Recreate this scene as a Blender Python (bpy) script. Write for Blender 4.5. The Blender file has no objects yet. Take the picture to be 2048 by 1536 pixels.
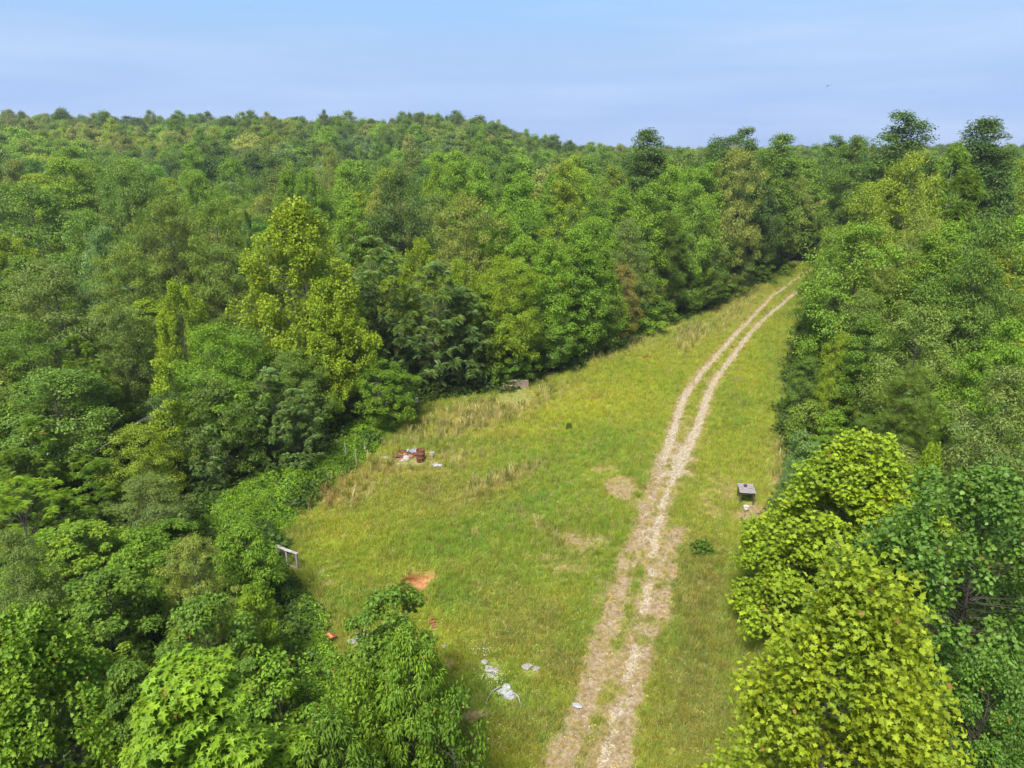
import bpy, math
import numpy as np
from mathutils import Vector, Matrix

S = bpy.context.scene
COL = S.collection
rng = np.random.default_rng(11)
R = math.radians

# ------------------------------------------------------------------ camera
CAMZ, TILT, FPX = 20.0, R(18.6), 1400.0          # drone 20 m above the clearing
cam_d = bpy.data.cameras.new('camera'); cam = bpy.data.objects.new('camera', cam_d); COL.objects.link(cam)
cam.location = (0, 0, CAMZ); cam.rotation_euler = (R(90) - TILT, 0, 0)
cam_d.sensor_width = 36.0; cam_d.lens = 36.0 * FPX / 2048.0
cam_d.clip_start = 0.3; cam_d.clip_end = 9000
S.camera = cam

# ------------------------------------------------------------------ sky, sun, exposure
W = bpy.data.worlds.new('World'); S.world = W; W.use_nodes = True
SUN_EL, SUN_AZ = 56, 205
def build_world():
    nt = W.node_tree; nd = nt.nodes; lk = nt.links; nd.clear()
    out = nd.new('ShaderNodeOutputWorld'); bg = nd.new('ShaderNodeBackground')
    sky = nd.new('ShaderNodeTexSky'); sky.sky_type = 'NISHITA'; sky.sun_disc = False
    sky.sun_elevation = R(SUN_EL); sky.sun_rotation = R(SUN_AZ)
    sky.air_density = 1.0; sky.dust_density = 0.6; sky.ozone_density = 2.5
    tc = nd.new('ShaderNodeTexCoord'); sep = nd.new('ShaderNodeSeparateXYZ')
    lk.new(tc.outputs['Generated'], sep.inputs[0])
    # thin high cloud veil: colour by elevation, the same all round
    ramp = nd.new('ShaderNodeValToRGB'); cr = ramp.color_ramp
    cr.elements[0].position = 0.0; cr.elements[0].color = (0.245, 0.385, 0.735, 1)
    cr.elements[1].position = 0.9; cr.elements[1].color = (0.58, 0.68, 0.84, 1)
    for p, c in ((0.05, (0.285, 0.425, 0.76)), (0.11, (0.330, 0.485, 0.755)), (0.17, (0.300, 0.505, 0.81)), (0.24, (0.262, 0.505, 0.83)), (0.40, (0.36, 0.55, 0.82))):
        e = cr.elements.new(p); e.color = c + (1,)
    lk.new(sep.outputs['Z'], ramp.inputs[0])
    # streaks of cirrus: noise stretched along the horizon
    mp = nd.new('ShaderNodeMapping'); mp.inputs['Scale'].default_value = (1.2, 1.6, 13.0); mp.inputs['Rotation'].default_value = (0.03, 0.05, 0)
    lk.new(tc.outputs['Generated'], mp.inputs[0])
    nz = nd.new('ShaderNodeTexNoise'); nz.inputs['Scale'].default_value = 1.7; nz.inputs['Detail'].default_value = 5; nz.inputs['Roughness'].default_value = 0.5
    lk.new(mp.outputs[0], nz.inputs['Vector'])
    r2 = nd.new('ShaderNodeValToRGB'); r2.color_ramp.elements[0].position = 0.42; r2.color_ramp.elements[1].position = 0.72
    r2.color_ramp.elements[1].color = (0.55, 0.55, 0.55, 1)
    lk.new(nz.outputs['Fac'], r2.inputs[0])
    mx = nd.new('ShaderNodeMixRGB'); mx.inputs[2].default_value = (0.49, 0.60, 0.82, 1)
    lk.new(r2.outputs[0], mx.inputs[0]); lk.new(ramp.outputs[0], mx.inputs[1])
    sc = nd.new('ShaderNodeMixRGB'); sc.blend_type = 'MULTIPLY'; sc.inputs[0].default_value = 1; sc.inputs[2].default_value = (3.6, 3.6, 3.6, 1)
    lk.new(mx.outputs[0], sc.inputs[1])
    m2 = nd.new('ShaderNodeMixRGB'); m2.inputs[0].default_value = 0.95          # veil over the clear sky
    lk.new(sky.outputs[0], m2.inputs[1]); lk.new(sc.outputs[0], m2.inputs[2])
    lk.new(m2.outputs[0], bg.inputs[0]); bg.inputs[1].default_value = 0.05
    lk.new(bg.outputs[0], out.inputs[0])
build_world()
sun_d = bpy.data.lights.new('sun', 'SUN'); sun = bpy.data.objects.new('sun', sun_d); COL.objects.link(sun)
sun_d.energy = 1.42; sun_d.angle = R(16); sun_d.color = (1.0, 0.95, 0.86)
az, el = R(SUN_AZ), R(SUN_EL)
sdir = Vector((math.sin(az) * math.cos(el), math.cos(az) * math.cos(el), math.sin(el)))
sun.rotation_euler = (-sdir).to_track_quat('-Z', 'Y').to_euler(); sun.location = (0, 0, 60)
S.view_settings.view_transform = 'Standard'; S.view_settings.look = 'None'
S.view_settings.exposure = 2.7; S.view_settings.gamma = 1.0; S.view_settings.use_curve_mapping = False
S.render.engine = 'CYCLES'
cy = S.cycles
cy.max_bounces = 7; cy.diffuse_bounces = 4; cy.glossy_bounces = 1; cy.transmission_bounces = 4; cy.transparent_max_bounces = 4
cy.caustics_reflective = False; cy.caustics_refractive = False
cy.use_denoising = True; cy.sample_clamp_indirect = 6

# ------------------------------------------------------------------ geometry of the view
CT, ST = math.cos(TILT), math.sin(TILT)
def ray(u, v):
    x = (u - 1024.0) / FPX; z = (768.0 - v) / FPX
    return np.array([x, CT + ST * z, -ST + CT * z])
def gnd(u, v, z=0.0):
    d = ray(u, v); t = (z - CAMZ) / d[2]
    return d * t + np.array([0, 0, CAMZ])
def at_dist(u, v, D):
    d = ray(u, v); t = D / d[1]
    p = d * t; p[2] += CAMZ
    return p, t
def project(x, y, z):
    yy = y; zz = z - CAMZ
    f = yy * CT - zz * ST; up = yy * ST + zz * CT
    f = np.where(f < 0.1, 0.1, f)
    return 1024 + FPX * x / f, 768 - FPX * up / f
def inpoly(px, py, poly):
    px = np.asarray(px, float); py = np.asarray(py, float)
    ins = np.zeros(px.shape, bool); n = len(poly)
    for i in range(n):
        x1, y1 = poly[i]; x2, y2 = poly[(i + 1) % n]
        if y1 == y2: continue
        c = ((y1 > py) != (y2 > py)) & (px < (x2 - x1) * (py - y1) / (y2 - y1) + x1)
        ins ^= c
    return ins
_L = np.random.default_rng(5).random((256, 256))
def vnoise(x, y):
    xi = np.floor(x).astype(int); yi = np.floor(y).astype(int)
    fx = x - xi; fy = y - yi; fx = fx * fx * (3 - 2 * fx); fy = fy * fy * (3 - 2 * fy)
    g = lambda a, b: _L[a % 256, b % 256]
    return (g(xi, yi) * (1 - fx) + g(xi + 1, yi) * fx) * (1 - fy) + (g(xi, yi + 1) * (1 - fx) + g(xi + 1, yi + 1) * fx) * fy
def fbm(x, y, sc, octv=4, off=0.0):
    x = np.asarray(x, float); y = np.asarray(y, float)
    s = 0; a = 0.5; n = 0
    for k in range(octv):
        s = s + a * vnoise(x / sc * 2 ** k + 37.1 * k + off, y / sc * 2 ** k + 11.7 * k + off * 1.7); n += a; a *= 0.5
    return s / n
def sstep(a, b, x):
    t = np.clip((x - a) / (b - a), 0, 1); return t * t * (3 - 2 * t)

# ------------------------------------------------------------------ scene bookkeeping
def tag(o, label=None, cat=None, group=None, kind=None):
    if label: o['label'] = label
    if cat: o['category'] = cat
    if group: o['group'] = group
    if kind: o['kind'] = kind
    return o
def link(o, parent=None):
    COL.objects.link(o)
    if parent: o.parent = parent
    return o
def empty(name, loc, rz=0.0, scale=(1, 1, 1)):
    o = bpy.data.objects.new(name, None); o.location = loc; o.rotation_euler = (0, 0, rz); o.scale = scale
    o.empty_display_size = 0.3
    return link(o)
def mesh_from(name, V, F, mat=None, smooth=False, attr=None):
    """V (n,3); F: (m,k) int array or list of tuples"""
    me = bpy.data.meshes.new(name)
    V = np.asarray(V, np.float32)
    if isinstance(F, np.ndarray) and F.ndim == 2:
        m, k = F.shape
        me.vertices.add(len(V)); me.vertices.foreach_set('co', V.ravel())
        me.loops.add(m * k); me.loops.foreach_set('vertex_index', F.astype(np.int32).ravel())
        me.polygons.add(m); me.polygons.foreach_set('loop_start', np.arange(0, m * k, k, dtype=np.int32))
        me.update(calc_edges=True)
    else:
        me.from_pydata(V.tolist(), [], [tuple(f) for f in F]); me.update()
    if smooth: me.polygons.foreach_set('use_smooth', np.ones(len(me.polygons), bool))
    if attr is not None:
        a = me.attributes.new('lv', 'FLOAT_VECTOR', 'FACE'); a.data.foreach_set('vector', np.asarray(attr, np.float32).ravel())
    if mat: me.materials.append(mat)
    return me
def obj(name, me, parent=None, loc=(0, 0, 0), rot=(0, 0, 0)):
    o = bpy.data.objects.new(name, me); o.location = loc; o.rotation_euler = rot
    return link(o, parent)

# ------------------------------------------------------------------ materials
def mat(name, col=(0.5, 0.5, 0.5), rough=0.8, spec=0.3, noise=None, bump=0.0, metal=0.0):
    """plain procedural: base colour broken up by two noises"""
    m = bpy.data.materials.new(name); m.use_nodes = True
    nt = m.node_tree; nd = nt.nodes; lk = nt.links
    b = nd['Principled BSDF']; b.inputs['Roughness'].default_value = rough
    b.inputs['Specular IOR Level'].default_value = spec; b.inputs['Metallic'].default_value = metal
    if noise:
        sc, col2, strg = noise
        tc = nd.new('ShaderNodeTexCoord'); nz = nd.new('ShaderNodeTexNoise'); nz.inputs['Scale'].default_value = sc; nz.inputs['Detail'].default_value = 6
        nz.inputs['Roughness'].default_value = 0.65
        lk.new(tc.outputs['Object'], nz.inputs['Vector'])
        rp = nd.new('ShaderNodeValToRGB'); rp.color_ramp.elements[0].position = 0.5 - 0.5 * strg; rp.color_ramp.elements[1].position = 0.5 + 0.5 * strg
        rp.color_ramp.elements[0].color = tuple(col) + (1,); rp.color_ramp.elements[1].color = tuple(col2) + (1,)
        lk.new(nz.outputs['Fac'], rp.inputs[0]); lk.new(rp.outputs[0], b.inputs['Base Color'])
        if bump:
            bp = nd.new('ShaderNodeBump'); bp.inputs['Strength'].default_value = bump; bp.inputs['Distance'].default_value = 0.02
            lk.new(nz.outputs['Fac'], bp.inputs['Height']); lk.new(bp.outputs[0], b.inputs['Normal'])
    else:
        b.inputs['Base Color'].default_value = tuple(col) + (1,)
    return m

def foliage_mat(name, transl=0.35, gloss=0.2, rough=0.55, vary=0.72):
    m = bpy.data.materials.new(name); m.use_nodes = True
    nt = m.node_tree; nd = nt.nodes; lk = nt.links; nd.clear()
    out = nd.new('ShaderNodeOutputMaterial')
    ti = nd.new('ShaderNodeAttribute'); ti.attribute_type = 'INSTANCER'; ti.attribute_name = 'tint'
    lv = nd.new('ShaderNodeAttribute'); lv.attribute_type = 'GEOMETRY'; lv.attribute_name = 'lv'
    sp = nd.new('ShaderNodeSeparateXYZ'); lk.new(lv.outputs['Vector'], sp.inputs[0])
    # leaf brightness
    mr = nd.new('ShaderNodeMapRange'); mr.inputs[3].default_value = 1 - 0.52 * vary; mr.inputs[4].default_value = 1 + 0.58 * vary
    lk.new(sp.outputs[0], mr.inputs[0])
    v1 = nd.new('ShaderNodeVectorMath'); v1.operation = 'SCALE'; lk.new(ti.outputs['Vector'], v1.inputs[0]); lk.new(mr.outputs[0], v1.inputs['Scale'])
    # spray to spray: yellower or bluer
    yl = nd.new('ShaderNodeVectorMath'); yl.operation = 'MULTIPLY'; yl.inputs[1].default_value = (1.22, 1.14, 0.78); lk.new(v1.outputs[0], yl.inputs[0])
    bl = nd.new('ShaderNodeVectorMath'); bl.operation = 'MULTIPLY'; bl.inputs[1].default_value = (0.80, 0.90, 1.0); lk.new(v1.outputs[0], bl.inputs[0])
    mx = nd.new('ShaderNodeMixRGB'); lk.new(sp.outputs[1], mx.inputs[0]); lk.new(bl.outputs[0], mx.inputs[1]); lk.new(yl.outputs[0], mx.inputs[2])
    # a few dead or yellow leaves
    gt = nd.new('ShaderNodeMath'); gt.operation = 'GREATER_THAN'; gt.inputs[1].default_value = 0.995; lk.new(sp.outputs[2], gt.inputs[0])
    dm = nd.new('ShaderNodeMixRGB'); dm.inputs[2].default_value = (0.24, 0.15, 0.035, 1); lk.new(gt.outputs[0], dm.inputs[0]); lk.new(mx.outputs[0], dm.inputs[1])
    b = nd.new('ShaderNodeBsdfPrincipled'); b.inputs['Roughness'].default_value = rough; b.inputs['Specular IOR Level'].default_value = gloss
    lk.new(dm.outputs[0], b.inputs['Base Color'])
    tr = nd.new('ShaderNodeBsdfTranslucent'); tc = nd.new('ShaderNodeVectorMath'); tc.operation = 'MULTIPLY'; tc.inputs[1].default_value = (1.5, 1.35, 0.6)
    lk.new(dm.outputs[0], tc.inputs[0]); lk.new(tc.outputs[0], tr.inputs[0])
    ms = nd.new('ShaderNodeMixShader'); ms.inputs[0].default_value = transl
    lk.new(b.outputs[0], ms.inputs[1]); lk.new(tr.outputs[0], ms.inputs[2]); lk.new(ms.outputs[0], out.inputs[0])
    return m
M = {}
M['leaf'] = foliage_mat('leaf_green')
M['leafglossy'] = foliage_mat('leaf_glossy', 0.33, 0.3, 0.5)
M['grass'] = foliage_mat('grass_blades', 0.45, 0.2, 0.6, 0.5)
M['bark'] = mat('grey_brown_bark', (0.045, 0.038, 0.03), 0.9, 0.2, (9, (0.11, 0.095, 0.08), 0.5), 0.4)
M['palebark'] = mat('pale_mottled_bark', (0.11, 0.10, 0.08), 0.85, 0.2, (5, (0.30, 0.28, 0.24), 0.25), 0.3)
M['redbark'] = mat('reddish_pine_bark', (0.09, 0.055, 0.04), 0.9, 0.2, (8, (0.20, 0.14, 0.105), 0.5), 0.5)
M['deadwood'] = mat('bleached_dead_wood', (0.12, 0.11, 0.10), 0.85, 0.2, (7, (0.27, 0.25, 0.23), 0.4), 0.3)
# ================================================================== TREE KINDS
def norm(a): return a / (np.linalg.norm(a, axis=-1, keepdims=True) + 1e-9)
def leaf_mesh(P, D, N, Sz, tv, tf):
    """copies of a flat leaf outline tv/tf laid at P, pointing along D with face normal N"""
    N = norm(N); D = norm(D - N * np.sum(D * N, 1, keepdims=True)); B = np.cross(N, D)
    k = len(tv); n = len(P); tv = np.asarray(tv, float)
    V = (P[:, None, :] + Sz[:, None, None] * (tv[None, :, 0:1] * D[:, None, :] + tv[None, :, 1:2] * B[:, None, :] + tv[None, :, 2:3] * N[:, None, :]))
    tf = np.asarray(tf, int)
    F = (tf[None] + (np.arange(n) * k)[:, None, None]).reshape(-1, tf.shape[1])
    return V.reshape(-1, 3), F
# leaf outlines (x along the leaf, y across, z out of its face)
L_QUAD = ([(0, 0, 0), (0.45, 0.30, 0.05), (1, 0, -0.12), (0.45, -0.30, 0.05)], [(0, 1, 2, 3)])
L_LONG = ([(0, 0, 0), (0.4, 0.15, 0.03), (1, 0, -0.22), (0.4, -0.15, 0.03)], [(0, 1, 2, 3)])
def folded(outline, fold=0.22, droop=0.22):
    """half outline (x, y) from base to tip -> two halves meeting at the midrib, folded and drooping"""
    n = len(outline); up = [(x, y, fold * y - droop * x * x) for x, y in outline]; dn = [(x, -y, fold * y - droop * x * x) for x, y in outline[1:-1]]
    v = up + dn; m = len(outline)
    return (v, [tuple(range(m - 1, -1, -1)), tuple([0] + list(range(m, m + m - 2)) + [m - 1])])
L_ROUND = folded([(0, 0), (0.10, 0.30), (0.45, 0.47), (0.80, 0.30), (1.08, 0)])
L_MAPLE = folded([(0, 0), (-0.04, 0.30), (0.16, 0.55), (0.34, 0.34), (0.70, 0.54), (0.74, 0.22), (1.10, 0)], 0.35, 0.3)
L_STAR = folded([(0, 0), (-0.12, 0.38), (0.16, 0.20), (0.34, 0.66), (0.48, 0.20), (1.10, 0)], 0.15, 0.3)
def frond(pairs=9):
    v = []; f = []
    for i in range(pairs):
        x = 0.18 + 0.78 * i / pairs; z0 = 0.12 * math.sin(math.pi * x) - 0.16 * x * x
        ln = 0.27 * (0.55 + 0.75 * math.sin(math.pi * (0.15 + 0.75 * x))) ; wd = 0.045
        for s in (1, -1):
            k = len(v); dx = 0.45
            v += [(x, 0, z0), (x + 0.4 * dx * ln + wd, s * 0.45 * ln, z0 + .01), (x + dx * ln, s * ln * 0.95, z0 - 0.18 * ln), (x + 0.4 * dx * ln - wd, s * 0.45 * ln, z0)]
            f.append((k, k + 1, k + 2, k + 3) if s > 0 else (k, k + 3, k + 2, k + 1))
    k = len(v); v += [(0.93, 0, -.12), (1.0, .045, -.15), (1.15, 0, -.22), (1.0, -.045, -.15)]; f.append((k, k + 1, k + 2, k + 3))
    k = len(v); v += [(0, .008, 0), (0.5, .008, .07), (0.95, .004, -.12), (0.95, -.004, -.12)]; f.append((k, k + 3, k + 2, k + 1))
    return (v, f)
L_FROND = frond(9); L_FERN = frond(6)
def needles(n=13):
    r2 = np.random.default_rng(3); v = []; f = []
    for i in range(n):
        a = i * 2.4; e = 0.25 + 0.75 * (i / n); d = np.array([math.cos(e * 1.25), math.sin(e * 1.25) * math.cos(a), math.sin(e * 1.25) * math.sin(a)])
        s = np.cross(d, r2.normal(size=3)); s = s / np.linalg.norm(s) * 0.028
        k = len(v); o = d * 0.05
        v += [tuple(o - s), tuple(o + s), tuple(d * (0.8 + 0.3 * r2.random()))]; f.append((k, k + 1, k + 2))
    return (v, f)
L_NEEDLE = needles()
L_SCALE = ([(0, -.16, 0), (0, .16, 0), (0.6, .12, .03), (1, 0, 0)], [(0, 1, 2, 3)])

def tube(V, F, pts, rad, sides=5):
    """append a tapered tube along pts"""
    pts = np.asarray(pts, float); n = len(pts)
    tan = norm(np.gradient(pts, axis=0)); ref = np.array([0.31, 0.87, 0.21])
    a = norm(np.cross(tan, ref)); b = np.cross(tan, a)
    k0 = sum(len(x) for x in V)
    an = np.arange(sides) * 2 * math.pi / sides
    ring = pts[:, None, :] + np.asarray(rad)[:, None, None] * (np.cos(an)[None, :, None] * a[:, None, :] + np.sin(an)[None, :, None] * b[:, None, :])
    V.append(ring.reshape(-1, 3))
    for i in range(n - 1):
        for j in range(sides):
            j2 = (j + 1) % sides
            F.append((k0 + i * sides + j, k0 + i * sides + j2, k0 + (i + 1) * sides + j2, k0 + (i + 1) * sides + j))

ENV = {
    'oval': lambda t: np.sin(np.pi * np.clip(t, 0, 1) ** 0.85 * 0.96 + 0.06) ** 0.65,
    'cone': lambda t: np.clip(1.05 - t, 0, 1) ** 0.72 * sstep(-0.12, 0.22, t),
    'round': lambda t: np.sqrt(np.clip(1 - (2 * t - 0.86) ** 2 / 1.3, 0, 1)),
    'spire': lambda t: np.clip(1.03 - t, 0, 1) ** 0.9 * sstep(-0.15, 0.12, t),
    'flame': lambda t: np.clip(1.03 - t ** 2.1, 0, 1) ** 0.62 * sstep(-0.35, 0.30, t),
    'broadcone': lambda t: np.clip(1.04 - t, 0, 1) ** 0.62 * sstep(-0.3, 0.12, t),
}
PROTO = {}
def make_kind(key, seed, H, Wd, env, nc, nl, rc, leaf, ls, hb=0.12, bark='bark', lmat='leaf', flat=0.55, up=0.8, rnd=0.55, droop=0.25,
              mode='cloud', lump=0.22, tr=0.14, limbs=True, shell=0.6, zjit=0.0, branch_r=0.020, cvar=0.55, name=None, fl_h=None):
    r = np.random.default_rng(seed)
    e = ENV[env]
    # cluster centres through the crown
    t = np.empty(0)
    while len(t) < nc:
        c = r.random(nc * 3); w = r.random(nc * 3) < (0.25 + 0.75 * e(c)); t = np.concatenate([t, c[w]])
    t = t[:nc]; t[0] = 0.985; t[1] = .95
    ang = r.random(nc) * 2 * math.pi
    sh = r.random(nc); rho = np.where(sh < shell, 0.82 + 0.20 * r.random(nc), np.sqrt(0.05 + 0.6 * r.random(nc)))
    ph = r.random(6) * 6.28
    lp = 1 + lump * (np.sin(3 * ang + ph[0] + 5 * t) * 0.5 + np.sin(2 * ang + ph[1] - 7 * t) * 0.5 + 0.6 * np.sin(5 * ang + ph[2] + 11 * t) * np.sin(9 * t + ph[3]))
    rr = (Wd / 2 - rc * 0.5) * e(t) * rho * lp
    z = H * (hb + (1 - hb) * t) - rc * 0.35 + zjit * r.normal(size=nc)
    C = np.stack([rr * np.cos(ang), rr * np.sin(ang), z], 1)
    lean = np.array([r.normal() * 0.03, r.normal() * 0.03])
    if key.startswith('near'): lean = lean * 0.15
    C[:, :2] += lean[None] * C[:, 2:3]
    cv = r.random(nc)
    crad = rc * (0.65 + 0.7 * r.random(nc))
    # leaves
    ci = np.repeat(np.arange(nc), nl); n = len(ci)
    if mode == 'rosette':
        a = r.random(n) * 2 * math.pi; el = R(8) + R(48) * r.random(n) - R(20) * (r.random(n) < .35)
        out = norm(C * np.array([1, 1, 0.0]) + 1e-3)[ci]
        D = np.stack([np.cos(a) * np.cos(el), np.sin(a) * np.cos(el), np.sin(el)], 1) + 0.45 * out
        P = C[ci] + norm(D) * 0.06; N = np.tile([0, 0, 1.0], (n, 1)) + 0.15 * r.normal(size=(n, 3))
        Sz = ls * (0.7 + 0.5 * r.random(n))
    else:
        q = norm(r.normal(size=(n, 3))) * (r.random(n) ** 0.45)[:, None]
        q *= crad[ci][:, None] * np.array([1, 1, flat])
        P = C[ci] + q
        out = norm(C - np.array([0, 0, H * (hb + 0.35 * (1 - hb))]))[ci]
        if mode == 'tuft':
            D = norm(q) * 0.5 + out * 0.7 + np.array([0, 0, 0.55]) + 0.35 * r.normal(size=(n, 3)); N = r.normal(size=(n, 3))
        elif mode == 'upright':
            D = np.array([0, 0, 0.9]) + out * 0.6 + 0.35 * r.normal(size=(n, 3)); N = out + 0.7 * r.normal(size=(n, 3))
        else:
            N = np.array([0, 0, up]) + 0.55 * norm(q) + 0.35 * out + rnd * r.normal(size=(n, 3))
            D = norm(q) * 0.8 + out * 0.3 + 0.5 * r.normal(size=(n, 3)) + np.array([0, 0, -droop])
        Sz = ls * (0.65 + 0.6 * r.random(n))
    kz = H / np.percentile(P[:, 2], 99.8); P[:, 2] *= kz; C[:, 2] *= kz          # highest leaves end at H
    V, F = leaf_mesh(P, D, N, Sz, leaf[0], leaf[1])
    nf = len(leaf[1])
    lr = np.repeat(np.clip(0.5 + 0.24 * r.normal(size=n), 0, 1), nf)
    lc = np.repeat(np.clip(0.5 + cvar * (cv[ci] - 0.5) + 0.3 * (r.random(n) - 0.5), 0, 1), nf)
    ld = np.repeat(r.random(n), nf)
    crown = mesh_from(key + '_crown', V, F, M[lmat], attr=np.stack([lr, lc, ld], 1))
    # trunk with limbs reaching the clusters
    TV, TF = [], []
    k = 9; zz = np.linspace(-0.3, H * 0.93, k); wob = np.cumsum(r.normal(size=(k, 2)) * 0.06, 0); wob[0] = 0
    tp = np.stack([lean[0] * zz + wob[:, 0], lean[1] * zz + wob[:, 1], zz], 1)
    tube(TV, TF, tp, tr * (1 - np.linspace(0, 1, k) * 0.88) * np.where(np.arange(k) == 0, 1.35, 1), 7)
    if limbs:
        for i in range(nc):
            cz = C[i, 2]; rh = math.hypot(C[i, 0], C[i, 1])
            z0 = max(H * 0.10, cz - rh * (0.55 if env != 'spire' else 0.2) - 0.2)
            bx = np.interp(z0, zz, tp[:, 0]); by = np.interp(z0, zz, tp[:, 1])
            A = np.array([bx, by, z0]); Bm = C[i]; mid = (A + Bm) / 2 + np.array([0, 0, -0.06 * rh]) + r.normal(size=3) * 0.05 * rh
            b0 = branch_r * (0.6 + 0.12 * rh)
            tube(TV, TF, [A, mid, Bm], [b0, b0 * 0.6, b0 * 0.2], 4)
    trunk = mesh_from(key + '_trunk', np.concatenate(TV), TF, M[bark])
    PROTO[key] = dict(H=H, W=Wd, crown=crown, trunk=trunk, name=name)
    if key in ('nearsyc', 'neargum'): PROTO[key].update(P=P, D=D, N=N, S=Sz, leaf=leaf, attr=np.stack([lr, lc, ld], 1), mat=M[lmat])

# mid-distance kinds, two seeds each of the commonest
for s in (0, 1, 2):
    make_kind('tulip%d' % s, 20 + s, 14, 7.6, ['flame', 'oval', 'flame'][s], 180, 160, 0.84, L_QUAD, 0.21, hb=0.08, shell=0.68, name='tulip_tree')
    make_kind('oak%d' % s, 30 + s, 13, 9.6, ['round', 'oval', 'round'][s], 180, 170, 0.92, L_QUAD, 0.20, hb=0.10, shell=0.68, rnd=0.65, lump=0.32, name='oak_tree', lmat='leafglossy')
for s in (0, 1):
    make_kind('syc%d' % s, 40 + s, 15, 9.2, ['flame', 'oval'][s], 300, 150, 0.52, L_QUAD, 0.215, hb=0.08, bark='palebark', flat=1.2, up=0.6, rnd=1.0, lump=0.3, name='sycamore_tree')
    make_kind('wisp%d' % s, 50 + s, 13, 9.0, ['oval', 'round'][s], 210, 150, 0.72, L_LONG, 0.24, hb=0.10, bark='bark', rnd=0.75, flat=0.6, lump=0.3, branch_r=0.025, name='cherry_tree')
    make_kind('sumac%d' % s, 60 + s, 9, 8, ['oval', 'round'][s], 125, 14, 0.7, L_FROND, 0.75, hb=0.08, bark='bark', mode='rosette', lump=0.25, name='sumac_tree', tr=0.10)
    make_kind('gum%d' % s, 70 + s, 8, 6, ['flame', 'oval'][s], 120, 130, 0.52, L_STAR, 0.165, hb=0.06, rnd=0.6, droop=0.5, lump=0.3, tr=0.09, name='sweetgum_tree')
    make_kind('pine%d' % s, 80 + s, 11, 6.4, 'cone', 105, 26, 0.55, L_NEEDLE, 0.40, hb=0.16, bark='redbark', mode='tuft', flat=0.6, lump=0.25, name='pine_tree')
    make_kind('bush%d' % s, 90 + s, 4, 4.2, 'round', 70, 125, 0.48, L_QUAD, 0.17, hb=0.0, rnd=0.65, lump=0.3, tr=0.05, branch_r=0.02, name='shrub')
make_kind('clump', 94, 0.8, 1.3, 'round', 30, 32, 0.2, L_QUAD, 0.15, hb=0.0, rnd=0.9, lump=0.4, tr=0.01, branch_r=0.006, name='weed_clump')
make_kind('cedar', 95, 7, 3.4, 'spire', 150, 120, 0.30, L_SCALE, 0.17, hb=0.02, bark='redbark', mode='upright', flat=1.5, lump=0.12, name='cedar_tree', tr=0.08)
make_kind('mimosa', 97, 6, 7.5, 'round', 120, 16, 0.6, L_FERN, 0.42, hb=0.12, mode='rosette', name='mimosa_tree', tr=0.08)
make_kind('vine', 98, 8, 3.2, 'oval', 80, 130, 0.42, L_QUAD, 0.17, hb=0.0, rnd=0.75, lump=0.3, name='vine_covered_tree', tr=0.1)
# close kinds with true leaf outlines
make_kind('nearsyc', 101, 14, 8.6, 'cone', 520, 150, 0.40, L_MAPLE, 0.084, hb=0.04, bark='palebark', flat=1.7, up=0.35, rnd=1.1, droop=0.3, lump=0.24, zjit=.25, cvar=.9, shell=.5, name='sycamore_tree', tr=0.10, branch_r=0.012)
make_kind('nearsyc2', 102, 9, 9.0, 'cone', 400, 100, 0.40, L_MAPLE, 0.13, hb=0.03, bark='palebark', flat=1.5, up=0.4, rnd=1.0, droop=0.3, lump=0.15, name='sycamore_tree', tr=0.11, branch_r=0.022)
make_kind('poplar', 104, 11, 9.0, 'oval', 300, 120, 0.46, L_ROUND, 0.125, hb=0.05, flat=1.3, up=0.5, rnd=1.0, lump=0.3, lmat='leafglossy', name='cottonwood_tree', branch_r=0.022)
make_kind('peach', 105, 7, 5.4, 'flame', 190, 110, 0.42, L_LONG, 0.22, hb=0.02, rnd=0.5, droop=0.9, flat=0.8, lump=0.3, name='ash_sapling', tr=0.08)
make_kind('neargum', 106, 9, 5.0, 'cone', 200, 150, 0.40, L_STAR, 0.125, hb=0.05, rnd=0.5, droop=0.6, lump=0.25, name='sweetgum_tree', tr=0.1)
# far, light kinds
for s in (0, 1, 2, 3):
    make_kind('far%d' % s, 110 + s, [14, 12, 14, 12][s], [8.4, 10.5, 8.0, 9.5][s], ['flame', 'round', 'oval', 'round'][s], 120, 80, 1.25, L_QUAD, 0.40, hb=0.2, rnd=0.5, lump=0.2, cvar=0.25, shell=.8, limbs=False, tr=0.18, name='broadleaf_tree')

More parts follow.
